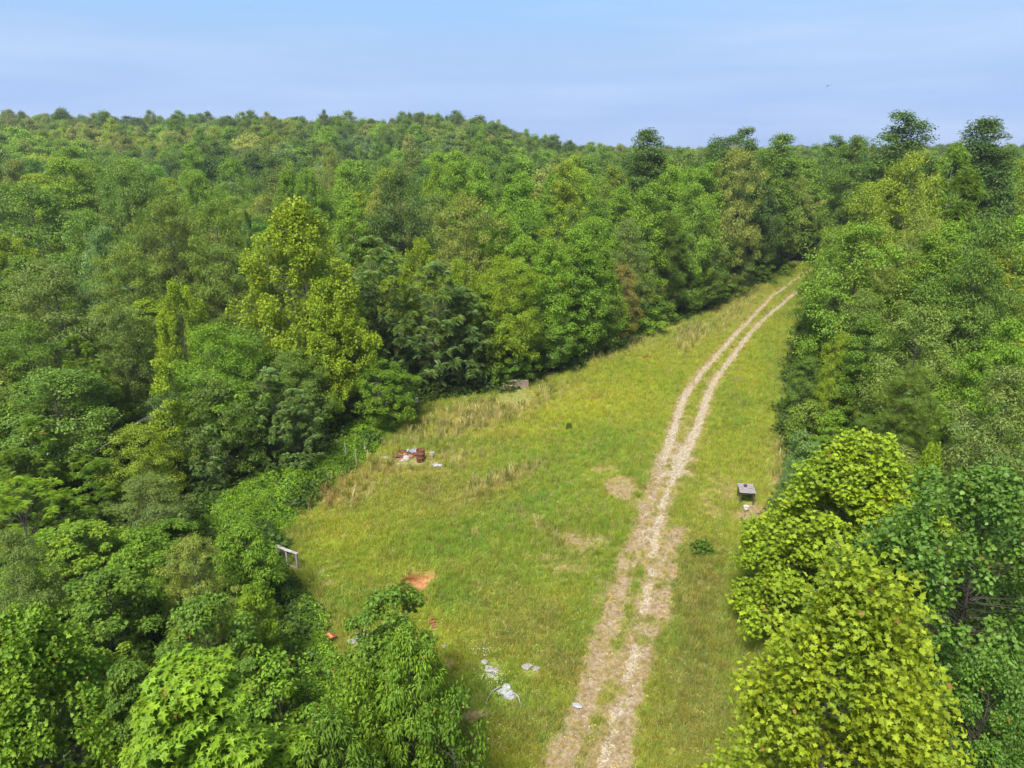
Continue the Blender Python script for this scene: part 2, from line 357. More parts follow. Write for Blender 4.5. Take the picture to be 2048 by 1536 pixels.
make_kind('tall0', 120, 21, 8.5, 'flame', 210, 160, 0.95, L_QUAD, 0.24, hb=0.30, rnd=0.65, lump=0.10, name='oak_tree', lmat='leafglossy', tr=0.2)
make_kind('tall1', 121, 21, 8.0, 'flame', 210, 160, 0.95, L_QUAD, 0.24, hb=0.25, rnd=0.65, lump=0.12, name='oak_tree', lmat='leafglossy', tr=0.2)
print('unique foliage tris', sum(len(p['crown'].loops) - 2 * len(p['crown'].polygons) for p in PROTO.values()))
def bare_tree(key, seed, H, spread, n, lean=0.0, r0=0.07, name='dead_tree'):
    r = np.random.default_rng(seed); TV, TF = [], []
    def grow(p, d, L, rad, depth):
        k = 4; pts = [p]; dd = d.copy()
        for i in range(k):
            dd = norm(dd + r.normal(size=3) * 0.14 + np.array([0, 0, 0.04])); pts.append(pts[-1] + dd * L / k)
        tube(TV, TF, pts, np.linspace(rad, rad * 0.45, k + 1), 5)
        if depth > 0:
            for i in range(n):
                q = pts[r.integers(2, k + 1)]; nd_ = norm(dd + spread * r.normal(size=3)); grow(q, nd_, L * (0.5 + 0.2 * r.random()), rad * 0.5, depth - 1)
    grow(np.array([0, 0, -0.15]), norm(np.array([lean, 0.15 * lean, 1.0])), H * 0.55, r0, 3)
    PROTO[key] = dict(H=H, W=H, crown=None, trunk=mesh_from(key, np.concatenate(TV), TF, M['deadwood']), name=name)
bare_tree('bare0', 7, 6, 0.55, 3)
bare_tree('bare1', 9, 7, 0.35, 3, lean=1.3, r0=0.035)

TREES = []
def add_tree(key, x, y, z, H, Wm, tint, label, cat='tree', group=None, rz=None, name=None, hero=True):
    p = PROTO[key]
    sx = Wm / p['W']; sz = H / p['H']
    o = empty(name or p['name'], (x, y, z), rng.random() * 6.28 if rz is None else rz, (sx, sx, sz))
    tag(o, label, cat, group)
    tr = obj('trunk' if p['crown'] else 'branches', p['trunk'], o)
    if p['crown']:
        c = obj('crown', p['crown'], o); c['tint'] = [float(a) for a in tint]
    TREES.append(dict(o=o, x=x, y=y, z=z, H=H, W=Wm, key=key, label=label, hero=hero, tint=tint))
    return o
# ================================================================== GROUND
CLEAR = [(700, 1536), (650, 1400), (620, 1250), (600, 1180), (560, 1120), (560, 1060), (600, 1010), (640, 975), (700, 925), (760, 865), (850, 815), (960, 790),
         (1060, 772), (1120, 748), (1225, 702), (1330, 657), (1420, 622), (1490, 585), (1560, 545), (1600, 520), (1655, 492), (1668, 560), (1612, 600),
         (1592, 680), (1574, 760), (1572, 860), (1582, 950), (1560, 1030), (1520, 1100), (1520, 1180), (1520, 1300), (1530, 1536)]
CLEARW = [tuple(gnd(u, v)[:2]) for u, v in CLEAR] + [tuple(gnd(1530, 1900)[:2]), tuple(gnd(560, 1900)[:2])]
RUT_W = [(1090, 1560), (1120, 1520), (1148, 1460), (1181, 1385), (1209, 1270), (1230, 1210), (1251, 1130), (1275, 1080), (1300, 1010), (1318, 950), (1338, 890), (1352, 840), (1367, 796), (1403, 744), (1473, 667), (1546, 591), (1619, 541), (1680, 505)]
RUT_C = [(1200, 1560), (1205, 1536), (1226, 1435), (1268, 1306), (1290, 1210), (1306, 1115), (1324, 1010), (1345, 960), (1372, 905), (1392, 860), (1414, 797), (1429, 761), (1467, 711), (1502, 665), (1531, 635), (1610, 571), (1690, 520)]
RUT_R = [(1235, 1560), (1251, 1420), (1279, 1340), (1313, 1240), (1334, 1130), (1355, 1060)]
def inclear(x, y):
    """inside the clearing, with a ragged edge"""
    return inpoly(x + 2.6 * (fbm(x, y, 2.6, 3, 1.5) - .5), y + 3.4 * (fbm(x, y, 2.9, 3, 6.5) - .5), CLEARW)
def segdist(x, y, pl):
    P = [gnd(u, v)[:2] for u, v in pl]; d = np.full(np.shape(x), 1e9)
    for a, b in zip(P[:-1], P[1:]):
        ab = b - a; t = np.clip(((x - a[0]) * ab[0] + (y - a[1]) * ab[1]) / (ab @ ab), 0, 1)
        d = np.minimum(d, np.hypot(x - a[0] - t * ab[0], y - a[1] - t * ab[1]))
    return d
def wpoly_edge(x, y, pl):
    d = np.full(np.shape(x), 1e9)
    for a, b in zip(pl, pl[1:] + pl[:1]):
        a = np.array(a); b = np.array(b); ab = b - a; t = np.clip(((x - a[0]) * ab[0] + (y - a[1]) * ab[1]) / (ab @ ab), 0, 1)
        d = np.minimum(d, np.hypot(x - a[0] - t * ab[0], y - a[1] - t * ab[1]))
    return d
HOLE = gnd(834, 1160)[:2]; HOLE_A = math.atan2(*(gnd(866, 1138)[:2] - gnd(806, 1174)[:2])[::-1])
def hole_r(x, y):
    dx, dy = x - HOLE[0], y - HOLE[1]; c, s = math.cos(HOLE_A), math.sin(HOLE_A)
    a = dx * c + dy * s; b = -dx * s + dy * c
    return np.sqrt((a / 1.15) ** 2 + (b / 0.68) ** 2) + 0.55 * (fbm(x, y, 0.45, 3) - 0.5)
def ground_z(x, y):
    x = np.asarray(x, float); y = np.asarray(y, float)
    d = np.maximum(y, 1)
    az = x / d
    left = sstep(0.13, -0.09, az)
    h = 4.0 * sstep(130, 300, d) + 15.5 * left * sstep(125, 380, d) * (0.86 + 0.28 * fbm(x, y, 120, 2))
    h = h + 1.5 * sstep(300, 420, d) * left * np.exp(-((az + 0.10) / 0.14) ** 2) - 10 * sstep(900, 2000, d) + 6.5 * sstep(220, 420, d) * (fbm(x, y, 130, 3, 8.0) - 0.5)
    out = 1 - sstep(0, 6, np.where(d < 130, 6.0, 0)) * 0
    return h
def fine_z(x, y):
    z = 0.22 * (fbm(x, y, 9, 3) - 0.5) * 1.0
    z = z - 0.09 * np.exp(-(segdist(x, y, RUT_W) / 0.45) ** 2) - 0.09 * np.exp(-(segdist(x, y, RUT_C) / 0.35) ** 2)
    hr = hole_r(x, y)
    z = z - 0.42 * (1 - sstep(0.80, 1.0, hr)) + 0.07 * np.exp(-((hr - 1.2) / 0.2) ** 2)
    return z
def gz(x, y):
    x = np.asarray(x, float); y = np.asarray(y, float)
    near = (y < 160) & (np.abs(x) < 90)
    return ground_z(x, y) + np.where(near, fine_z(x, y), 0)
def blob(u, v, cu, cv, ru, rv, rot=0):
    du, dv = u - cu, v - cv; c, s = math.cos(R(rot)), math.sin(R(rot))
    a = du * c + dv * s; b = -du * s + dv * c
    return np.exp(-((a / ru) ** 2 + (b / rv) ** 2))
PROPS = [(820, 912, 1.5), (864, 912, .5), (874, 930, .5), (1491, 1020, .4), (1497, 1005, .7), (1030, 778, 1.7), (1022, 792, 1.7), (1045, 786, 1.5), (980, 1340, .6), (969, 1327, .3), (1015, 1388, .5), (1053, 1335, .3), (1073, 1338, .3), (1154, 1411, .3),
         (650, 1275, .7), (715, 1280, .5), (740, 1273, .4), (868, 1250, .35), (797, 1183, .3), (812, 1172, .5), (838, 1164, .6), (860, 1148, .5), (590, 1140, .3), (834, 806, .4), (888, 1295, .2), (1240, 686, .4)]
def propclear(x, y):
    k = np.ones(np.shape(x))
    for u, v, r in PROPS:
        p = gnd(u, v); q = gnd(u, v + 12)
        for c, rr in ((p, r), (q, r * .8)): k = np.minimum(k, sstep(rr * .55, rr * 1.1, np.hypot(x - c[0], y - c[1])) + .04)
    return k
def cover(x, y):
    """what covers each spot of the clearing: colour and masks. (u, v) is only the map the patches were read from."""
    u, v = project(x, y, 0.0)
    n1 = fbm(x, y, 5.5, 4, 3.0); n2 = fbm(x, y, 1.6, 4, 9.0); n3 = fbm(x, y, 14, 3, 5.0); n4 = fbm(x, y, 0.55, 3, 1.0)
    dW, dC, dR = segdist(x, y, RUT_W), segdist(x, y, RUT_C), segdist(x, y, RUT_R)
    far = sstep(1000, 840, v)
    wob = (n4 - 0.5) * 0.55 + (n2 - 0.5) * 0.7
    gv = np.maximum.reduce([np.exp(-((dW + wob * 0.8) / (0.34 - 0.03 * far)) ** 4) * (0.30 + 0.64 * far), 1.5 * np.exp(-((dC + wob * 0.18) / (0.16 + 0.14 * far)) ** 4), 0.35 * np.exp(-((dR + wob * .9) / 0.5) ** 4)])
    # the worn spread by the table and where the ruts merge
    spread = np.maximum.reduce([0.8 * blob(u, v, 1345, 935, 62, 90, 20), blob(u, v, 1375, 865, 30, 55, 20) * 0.75, 0.75 * blob(u, v, 1300, 1040, 60, 90, 15), 0.32 * blob(u, v, 1235, 1330, 50, 240, 16)])
    gv = np.maximum(gv, sstep(0.42, 0.85, spread * (0.3 + 1.3 * n4) * (0.4 + 1.1 * n2)) * 0.62)
    gv = gv * sstep(0.36, 0.56, n4 * 0.75 + n2 * 0.35 - 0.02 + 0.22 * far)
    dirt = np.maximum.reduce([1.15 * blob(u, v, 1240, 978, 34, 24), 0.62 * blob(u, v, 1565, 965, 40, 35), 0.78 * blob(u, v, 1505, 1030, 62, 26), 0.6 * blob(u, v, 1455, 985, 40, 40), 0.8 * blob(u, v, 655, 1168, 16, 9), 0.7 * blob(u, v, 668, 1132, 12, 8),
                              0.7 * blob(u, v, 640, 1140, 14, 8), 0.8 * blob(u, v, 897, 1330, 14, 16), 0.6 * blob(u, v, 940, 1430, 50, 20), 0.6 * blob(u, v, 1205, 940, 60, 10), 0.75 * blob(u, v, 1240, 686, 12, 5),
                              0.5 * blob(u, v, 1130, 1120, 120, 60), 0.52 * blob(u, v, 1420, 1000, 60, 90), 0.45 * blob(u, v, 1200, 1200, 60, 160, 15), 0.85 * spread, 0.85 * np.exp(-(np.minimum(np.minimum(dW, dC), dR + .1) / 0.78) ** 2), 0.6 * blob(u, v, 1170, 1080, 70, 30)])
    dirt = sstep(0.36, 0.78, dirt * (0.45 + 1.1 * n4) * (0.55 + 0.9 * n2) * 1.18)
    clay = np.maximum.reduce([0.9 * blob(u, v, 1293, 716, 14, 5), 0.95 * blob(u, v, 1180, 797, 40, 3, -4), 0.9 * blob(u, v, 1270, 770, 20, 2.5, -8), 0.8 * blob(u, v, 1296, 705, 10, 3), 0.5 * blob(u, v, 878, 938, 24, 5)])
    clay = sstep(0.3, 0.6, clay * (0.5 + n4))
    hr = hole_r(x, y); clay = np.maximum(clay, 1 - sstep(0.93, 1.1, hr))
    lush = np.maximum.reduce([blob(u, v, 1060, 1010, 130, 32, -25), blob(u, v, 940, 1075, 110, 26, -22), 0.8 * blob(u, v, 1180, 905, 100, 30, -10), 0.8 * blob(u, v, 900, 1190, 60, 40), 0.9 * blob(u, v, 850, 885, 150, 14, 2),
                              0.8 * blob(u, v, 700, 1210, 60, 35), 0.6 * blob(u, v, 1480, 830, 60, 50), 0.7 * blob(u, v, 985, 1385, 60, 50), 0.6 * blob(u, v, 1540, 720, 40, 60)])
    tan = np.maximum.reduce([blob(u, v, 960, 835, 150, 28, -18), 0.9 * blob(u, v, 1380, 675, 40, 22, -30), 0.85 * blob(u, v, 820, 930, 120, 22, -6), 0.95 * blob(u, v, 690, 985, 70, 24, -20), 0.8 * blob(u, v, 1000, 965, 90, 16, -22),
                             0.5 * blob(u, v, 1250, 690, 90, 24, -20), 0.5 * blob(u, v, 1480, 620, 80, 25, -40), 0.55 * blob(u, v, 1090, 1060, 80, 14, 30), 0.6 * blob(u, v, 1560, 930, 30, 60)])
    olive = np.maximum.reduce([blob(u, v, 1400, 1180, 70, 110), 0.9 * blob(u, v, 1390, 1400, 90, 160), 0.6 * blob(u, v, 1100, 1460, 110, 60), 0.6 * blob(u, v, 1040, 1250, 110, 60), 0.5 * blob(u, v, 900, 990, 160, 40), 0.6 * blob(u, v, 1140, 1330, 60, 60)])
    bright = np.maximum.reduce([blob(u, v, 1180, 800, 200, 60, -15), 0.7 * blob(u, v, 1500, 760, 50, 120), 0.75 * blob(u, v, 680, 1080, 110, 45, -15), 0.6 * blob(u, v, 900, 1270, 60, 60)])
    A = lambda *c: np.array(c)[None, :]
    g = lambda m: m[:, None]
    ygreen, green, oliv, dry, brt = A(0.300, 0.335, 0.054), A(0.190, 0.280, 0.046), A(0.235, 0.225, 0.075), A(0.43, 0.365, 0.18), A(0.370, 0.390, 0.045)
    c = ygreen * (1 - g(sstep(0.42, 0.68, n1))) + green * g(sstep(0.42, 0.68, n1)) * 0.6 + ygreen * g(sstep(0.42, 0.68, n1)) * 0.4
    c = c * (1 - g(bright) * 0.7) + brt * g(bright) * 0.7
    w = sstep(0.54, 0.76, n2 * 0.6 + n3 * 0.4 + 0.02); c = c * (1 - g(w) * 0.4) + oliv * g(w) * 0.4
    w = np.clip(olive * (0.6 + 0.7 * n2), 0, 1) * 0.9; c = c * (1 - g(w)) + oliv * g(w)
    w = np.clip(lush * (0.35 + 1.1 * n2), 0, 1); c = c * (1 - g(w)) + green * g(w)
    w = np.clip(tan * (0.2 + 1.0 * n4), 0, 1) * 0.8; c = c * (1 - g(w)) + dry * g(w)
    w = np.clip(dirt * 0.8, 0, 1); c = c * (1 - g(w)) + dry * g(w)
    return dict(col=c, gravel=gv, dirt=dirt, clay=clay, lush=lush, tan=tan, n1=n1, n2=n2, n4=n4, u=u, v=v, far=far)

def axis(a, b, step, lo, hi, g=1.16):
    xs = list(np.arange(a, b + 1e-6, step)); s = step
    while xs[-1] < hi: s *= g; xs.append(xs[-1] + s)
    s = step
    while xs[0] > lo: s *= g; xs.insert(0, xs[0] - s)
    return np.array(xs)
gx = axis(-26, 62, 0.30, -1500, 1500); gy = axis(13, 132, 0.32, -200, 1500)
GX, GY = np.meshgrid(gx, gy); X = GX.ravel(); Y = GY.ravel(); Z = gz(X, Y)
nx, ny = len(gx), len(gy); ii = (np.arange(ny - 1)[:, None] * nx + np.arange(nx - 1)[None]).ravel()
gm = mesh_from('ground', np.stack([X, Y, Z], 1), np.stack([ii, ii + 1, ii + nx + 1, ii + nx], 1), smooth=True)
cv_ = cover(X, Y)
open_ = inclear(X, Y).astype(float)
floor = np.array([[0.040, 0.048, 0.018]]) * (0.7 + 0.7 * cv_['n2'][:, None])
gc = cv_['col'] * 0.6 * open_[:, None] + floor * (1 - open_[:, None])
def addattr(me, name, arr, typ='FLOAT'):
    a = me.attributes.new(name, typ, 'POINT')
    a.data.foreach_set('value' if typ == 'FLOAT' else 'vector', np.asarray(arr, np.float32).ravel())
addattr(gm, 'gcol', gc, 'FLOAT_VECTOR'); addattr(gm, 'gravel', cv_['gravel'] * open_); addattr(gm, 'dirt', cv_['dirt'] * open_); addattr(gm, 'clay', cv_['clay'] * open_); hr_ = hole_r(X, Y); hb_ = -(X - HOLE[0]) * math.sin(HOLE_A) + (Y - HOLE[1]) * math.cos(HOLE_A); addattr(gm, 'pitshade', sstep(.60, .78, hr_) * sstep(.10, .30, hb_) + .4 * sstep(.90, .98, hr_))  # mask for shade painted into the clay on the pit's far wall and rim
def ground_mat():
    m = bpy.data.materials.new('meadow_soil_and_gravel'); m.use_nodes = True
    nt = m.node_tree; nd = nt.nodes; lk = nt.links; b = nd['Principled BSDF']; b.inputs['Roughness'].default_value = 0.95; b.inputs['Specular IOR Level'].default_value = 0.15
    def at(n): a = nd.new('ShaderNodeAttribute'); a.attribute_name = n; return a
    ge = nd.new('ShaderNodeNewGeometry')
    def noise(sc, det=4):
        n = nd.new('ShaderNodeTexNoise'); n.inputs['Scale'].default_value = sc; n.inputs['Detail'].default_value = det; n.inputs['Roughness'].default_value = 0.7; lk.new(ge.outputs['Position'], n.inputs['Vector']); return n
    def rmp(src, p0, c0, p1, c1):
        r = nd.new('ShaderNodeValToRGB'); r.color_ramp.elements[0].position = p0; r.color_ramp.elements[1].position = p1
        r.color_ramp.elements[0].color = c0 + (1,); r.color_ramp.elements[1].color = c1 + (1,); lk.new(src, r.inputs[0]); return r
    def mix(f, a, bb, typ='MIX'):
        x = nd.new('ShaderNodeMixRGB'); x.blend_type = typ
        if isinstance(f, float): x.inputs[0].default_value = f
        else: lk.new(f, x.inputs[0])
        lk.new(a, x.inputs[1]); lk.new(bb, x.inputs[2]); return x
    n1 = noise(6, 6); n2 = noise(1.3, 5)
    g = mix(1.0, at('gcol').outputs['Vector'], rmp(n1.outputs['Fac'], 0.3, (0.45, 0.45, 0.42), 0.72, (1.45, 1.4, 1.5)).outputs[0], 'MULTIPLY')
    soil = rmp(n1.outputs['Fac'], 0.35, (0.13, 0.09, 0.05), 0.68, (0.31, 0.235, 0.145))
    g = mix(at('dirt').outputs['Fac'], g.outputs[0], soil.outputs[0])
    vo = nd.new('ShaderNodeTexVoronoi'); vo.inputs['Scale'].default_value = 15; lk.new(ge.outputs['Position'], vo.inputs['Vector'])
    sp = nd.new('ShaderNodeSeparateXYZ'); lk.new(vo.outputs['Color'], sp.inputs[0])
    stone = rmp(sp.outputs[0], 0.15, (0.20, 0.15, 0.095), 0.9, (0.37, 0.32, 0.235))
    # ragged edge of the gravel
    ad = nd.new('ShaderNodeMath'); ad.operation = 'MULTIPLY_ADD'; lk.new(n1.outputs['Fac'], ad.inputs[0]); ad.inputs[1].default_value = 1.2; ad.inputs[2].default_value = -0.6
    a2 = nd.new('ShaderNodeMath'); a2.operation = 'ADD'; lk.new(ad.outputs[0], a2.inputs[0]); lk.new(at('gravel').outputs['Fac'], a2.inputs[1])
    mr = nd.new('ShaderNodeMapRange'); mr.inputs[1].default_value = 0.30; mr.inputs[2].default_value = 0.55; lk.new(a2.outputs[0], mr.inputs[0])
    g = mix(mr.outputs[0], g.outputs[0], stone.outputs[0])
    cl = rmp(n1.outputs['Fac'], 0.36, (0.20, 0.075, 0.028), 0.62, (0.37, 0.185, 0.085))
    dk = nd.new('ShaderNodeRGB'); dk.outputs[0].default_value = (0.13, 0.040, 0.014, 1); cl = mix(at('pitshade').outputs['Fac'], cl.outputs[0], dk.outputs[0])  # darker red mixed into the clay as painted shade of the far wall
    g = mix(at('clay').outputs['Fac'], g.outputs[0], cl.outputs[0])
    lk.new(g.outputs[0], b.inputs['Base Color'])
    bp = nd.new('ShaderNodeBump'); bp.inputs['Strength'].default_value = 0.6; bp.inputs['Distance'].default_value = 0.06; lk.new(n1.outputs['Fac'], bp.inputs['Height']); lk.new(bp.outputs[0], b.inputs['Normal'])
    return m
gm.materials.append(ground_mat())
ground = tag(obj('ground', gm), kind='structure')

# ------------------------------------------------------------------ scattering with geometry nodes
def scatter(name, pts, rot, scl, tint, pick, meshes, label, cat):
    """ONE object: the plants named in `meshes` set out on the vertices of its own mesh"""
    c = bpy.data.collections.new(name + '_kinds')
    for i, me in enumerate(meshes):
        c.objects.link(bpy.data.objects.new('%s_kind_%02d' % (name, i), me))
    me = bpy.data.meshes.new(name); n = len(pts); me.vertices.add(n); me.vertices.foreach_set('co', np.asarray(pts, np.float32).ravel())
    addattr(me, 'prot', rot, 'FLOAT_VECTOR'); addattr(me, 'pscl', scl, 'FLOAT_VECTOR'); addattr(me, 'tint', tint, 'FLOAT_VECTOR')
    a = me.attributes.new('pick', 'INT', 'POINT'); a.data.foreach_set('value', np.asarray(pick, np.int32))
    o = obj(name, me)
    ng = bpy.data.node_groups.new(name + '_nodes', 'GeometryNodeTree')
    ng.interface.new_socket('Geometry', in_out='INPUT', socket_type='NodeSocketGeometry'); ng.interface.new_socket('Geometry', in_out='OUTPUT', socket_type='NodeSocketGeometry')
    nd = ng.nodes; lk = ng.links
    gi = nd.new('NodeGroupInput'); go = nd.new('NodeGroupOutput'); ci = nd.new('GeometryNodeCollectionInfo'); ci.inputs['Collection'].default_value = c
    ci.inputs['Separate Children'].default_value = True; ci.inputs['Reset Children'].default_value = True
    ip = nd.new('GeometryNodeInstanceOnPoints'); ip.inputs['Pick Instance'].default_value = True
    def na(nm, dt):
        x = nd.new('GeometryNodeInputNamedAttribute'); x.data_type = dt; x.inputs['Name'].default_value = nm; return x.outputs['Attribute']
    e2r = nd.new('FunctionNodeEulerToRotation'); lk.new(na('prot', 'FLOAT_VECTOR'), e2r.inputs[0])
    lk.new(gi.outputs[0], ip.inputs['Points']); lk.new(ci.outputs[0], ip.inputs['Instance']); lk.new(na('pick', 'INT'), ip.inputs['Instance Index'])
    lk.new(e2r.outputs[0], ip.inputs['Rotation']); lk.new(na('pscl', 'FLOAT_VECTOR'), ip.inputs['Scale']); lk.new(ip.outputs[0], go.inputs[0])
    md = o.modifiers.new('scatter', 'NODES'); md.node_group = ng
    return tag(o, label, cat, kind='stuff')
def rnd_rot(n, tilt=0.12):
    return np.stack([rng.normal(size=n) * tilt, rng.normal(size=n) * tilt, rng.random(n) * 6.283], 1)

def blades(key, n, h, spread, w, lean, seed, seg2=False, head=False):
    r = np.random.default_rng(seed); V = []; F = []
    for i in range(n):
        a = r.random() * 6.283; b = r.random() * 6.283; rr = spread * math.sqrt(r.random()); x, y = rr * math.cos(b), rr * math.sin(b)
        hh = h * (0.6 + 0.6 * r.random()); L = lean * (0.4 + r.random()) * hh; dx, dy = math.cos(a) * L, math.sin(a) * L; c = r.random() * 6.283; wx, wy = math.cos(c) * w / 2, math.sin(c) * w / 2
        k = len(V)
        V += [(x - wx, y - wy, -0.02), (x + wx, y + wy, -0.02), (x + dx * .4 + wx * .8, y + dy * .4 + wy * .8, hh * .6), (x + dx * .4 - wx * .8, y + dy * .4 - wy * .8, hh * .6)]; F.append((k, k + 1, k + 2, k + 3))
        t = 1.6 if head else 0.12
        V += [(x + dx + wx * t, y + dy + wy * t, hh), (x + dx - wx * t, y + dy - wy * t, hh)]; F.append((k + 3, k + 2, k + 4, k + 5))
    lv = np.stack([np.repeat(np.clip(0.5 + 0.25 * r.normal(size=n), 0, 1), 2), np.repeat(r.random(n), 2), np.repeat(r.random(n) * 0.98, 2)], 1)
    return mesh_from(key, V, np.array(F), M['grass'], attr=lv)
def weedclump(key, n, rad, ls, seed, flat=0.6, leaf=L_QUAD):
    r = np.random.default_rng(seed); q = norm(r.normal(size=(n, 3))) * (0.35 + 0.65 * r.random(n) ** .5)[:, None] * rad; q[:, 2] = np.abs(q[:, 2]) * flat
    N = np.tile([0, 0, 1.0], (n, 1)) + 0.5 * norm(q) + 0.5 * r.normal(size=(n, 3)); D = norm(q) + 0.5 * r.normal(size=(n, 3))
    V, F = leaf_mesh(q, D, N, ls * (0.6 + 0.7 * r.random(n)), *leaf); nf = len(leaf[1])
    lv = np.repeat(np.stack([np.clip(0.5 + 0.22 * r.normal(size=n), 0, 1), r.random(n), r.random(n) * 0.99], 1), nf, axis=0)
    return mesh_from(key, V, F, M['leaf'], attr=lv)
TUFT = [blades('short_tuft', 26, 0.13, 0.20, 0.020, 0.55, 1), blades('short_tuft_b', 26, 0.17, 0.24, 0.020, 0.6, 2), blades('mid_tuft', 26, 0.30, 0.20, 0.019, 0.5, 3), blades('mid_tuft_b', 24, 0.38, 0.16, 0.018, 0.45, 4)]
weed = weedclump('low_weed', 34, 0.17, 0.085, 5, 0.5)
nA = 230000
ya = 14 + (132 - 14) * rng.random(nA * 3) ** 1.55; xa = -26 + 86 * rng.random(nA * 3)
k = inclear(xa, ya); xa, ya = xa[k][:nA], ya[k][:nA]
u_, v_ = project(xa, ya, 0.0); k = (u_ > 380) & (u_ < 1750) & (v_ < 1620); xa, ya = xa[k], ya[k]
cc = cover(xa, ya); k = (rng.random(len(xa)) > np.clip(cc['gravel'] * 0.93 + cc['dirt'] * 0.55, 0, .96)) & (cc['clay'] < 0.3) & (propclear(xa, ya) > rng.random(len(xa)))
xa, ya = xa[k], ya[k]; cc = {q: w[k] for q, w in cc.items()}
n = len(xa); dist = np.hypot(xa, ya)
sc = (0.62 + 0.6 * rng.random(n)) * (0.62 + 0.0075 * dist) * (0.75 + 0.5 * cc['n2']) * (1 - 0.4 * cc['dirt'])
tall = np.clip(cc['lush'] * 0.5 + cc['tan'] * 0.5 + 0.7 * sstep(0.55, 0.75, cc['n1']), 0, 1)
pick = np.where(rng.random(n) < 0.10 + 0.4 * tall, 2 + (rng.random(n) < .5), (rng.random(n) < .5) * 1)
pick = np.where(rng.random(n) < 0.10 + 0.25 * np.clip(cc['lush'], 0, 1), 4, pick)
tn = cc['col'] * 1.06 * (0.76 + 0.52 * rng.random((n, 1)) + 0.25 * (cc['n4'][:, None] - .5)) * (1 + 0.10 * rng.normal(size=(n, 3)) * np.array([1, .5, .5]))
straw = rng.random(n) < 0.03 + 0.07 * cc['n2'] + .2 * cc['tan']; tn[straw] = np.array([0.42, 0.36, 0.17]) * (0.7 + .5 * rng.random((straw.sum(), 1)))
scatter('meadow_grass', np.stack([xa, ya, gz(xa, ya)], 1), rnd_rot(n, .1), np.stack([sc * 1.05, sc * 1.05, sc], 1), np.clip(tn, 0.01, 1), pick, TUFT + [weed], 'uneven yellow-green meadow grass covering the clearing', 'grass')
print('grass tufts', n)
# tall dry stalks in their patches
TALL = [blades('tall_stalks', 18, 1.0, 0.18, 0.022, 0.22, 11, head=True), blades('tall_stalks_b', 16, 0.8, 0.20, 0.022, 0.35, 12, head=True)]
m_ = 230000; ya = 24 + 105 * rng.random(m_); xa = -24 + 80 * rng.random(m_)
k = inpoly(xa, ya, CLEARW) | (wpoly_edge(xa, ya, CLEARW) < 1.5); xa, ya = xa[k], ya[k]; cc = cover(xa, ya); k = (propclear(xa, ya) > .8) & (rng.random(len(xa)) < np.clip(cc['tan'] * 1.15 - 0.16, 0, 1) * np.clip(2.6 * cc['n4'] - .95, 0, 1) * np.where(cc['u'] > 1500, .35, 1)) & (cc['gravel'] < .2) & (cc['clay'] < .2)
xa, ya = xa[k], ya[k]; n = len(xa); tv = cc['v'][k]; tu = cc['u'][k]
tn = np.tile([0.47, 0.42, 0.22], (n, 1)) * (0.7 + 0.6 * rng.random((n, 1)))
redd = (rng.random(n) < 0.35) & (tv > 880) & (tu < 760); tn[redd] *= np.array([0.85, 0.6, 0.55])
gr = rng.random(n) < 0.42; tn[gr] = np.array([0.16, 0.19, 0.04]) * (0.8 + .4 * rng.random((gr.sum(), 1)))
sc = 0.42 + 0.42 * rng.random(n)
scatter('tall_dry_grass', np.stack([xa, ya, gz(xa, ya)], 1), rnd_rot(n, .16), np.stack([sc, sc, sc], 1), tn, (rng.random(n) < .5) * 1, TALL, 'tall straw-coloured seeding grass in drifts along the clearing edge', 'grass')
print('tall', n)
# loose stones of the wheel tracks
def pebble(key, seed):
    r = np.random.default_rng(seed); v = np.array([(1, 0, 0), (0, 1, 0), (-1, 0, 0), (0, -1, 0), (0, 0, .7), (.6, .6, .45), (-.6, .5, .4), (-.5, -.6, .45), (.6, -.5, .4)], float) + 0.13 * r.normal(size=(9, 3))
    f = [(0, 5, 8), (0, 1, 5), (1, 6, 5), (1, 2, 6), (2, 7, 6), (2, 3, 7), (3, 8, 7), (3, 0, 8), (5, 6, 4), (6, 7, 4), (7, 8, 4), (8, 5, 4)]
    return mesh_from(key, v, f, M['stone'])
def tint_mat(name, rough=.85):
    m = bpy.data.materials.new(name); m.use_nodes = True; nt = m.node_tree; b = nt.nodes['Principled BSDF']; b.inputs['Roughness'].default_value = rough; b.inputs['Specular IOR Level'].default_value = .2
    a = nt.nodes.new('ShaderNodeAttribute'); a.attribute_type = 'INSTANCER'; a.attribute_name = 'tint'
    nz = nt.nodes.new('ShaderNodeTexNoise'); nz.inputs['Scale'].default_value = 3; tc = nt.nodes.new('ShaderNodeTexCoord'); nt.links.new(tc.outputs['Object'], nz.inputs['Vector'])
    mr = nt.nodes.new('ShaderNodeMapRange'); mr.inputs[3].default_value = .6; mr.inputs[4].default_value = 1.4; nt.links.new(nz.outputs['Fac'], mr.inputs[0])
    v = nt.nodes.new('ShaderNodeVectorMath'); v.operation = 'SCALE'; nt.links.new(a.outputs['Vector'], v.inputs[0]); nt.links.new(mr.outputs[0], v.inputs['Scale']); nt.links.new(v.outputs[0], b.inputs['Base Color']); return m
M['stone'] = tint_mat('pale_limestone')
m_ = 700000; ya = 14 + 110 * rng.random(m_) ** 1.3; xa = -2 + 55 * rng.random(m_); k = inpoly(xa, ya, CLEARW); xa, ya = xa[k], ya[k]
dd = np.minimum.reduce([segdist(xa, ya, RUT_W), segdist(xa, ya, RUT_C), segdist(xa, ya, RUT_R)]); k = dd < 2.6; xa, ya = xa[k], ya[k]
cc = cover(xa, ya); k = rng.random(len(xa)) < np.clip(cc['gravel'] * 0.9 + 0.22 * cc['dirt'] - .02, 0, 1); xa, ya = xa[k][:90000], ya[k][:90000]; n = len(xa)
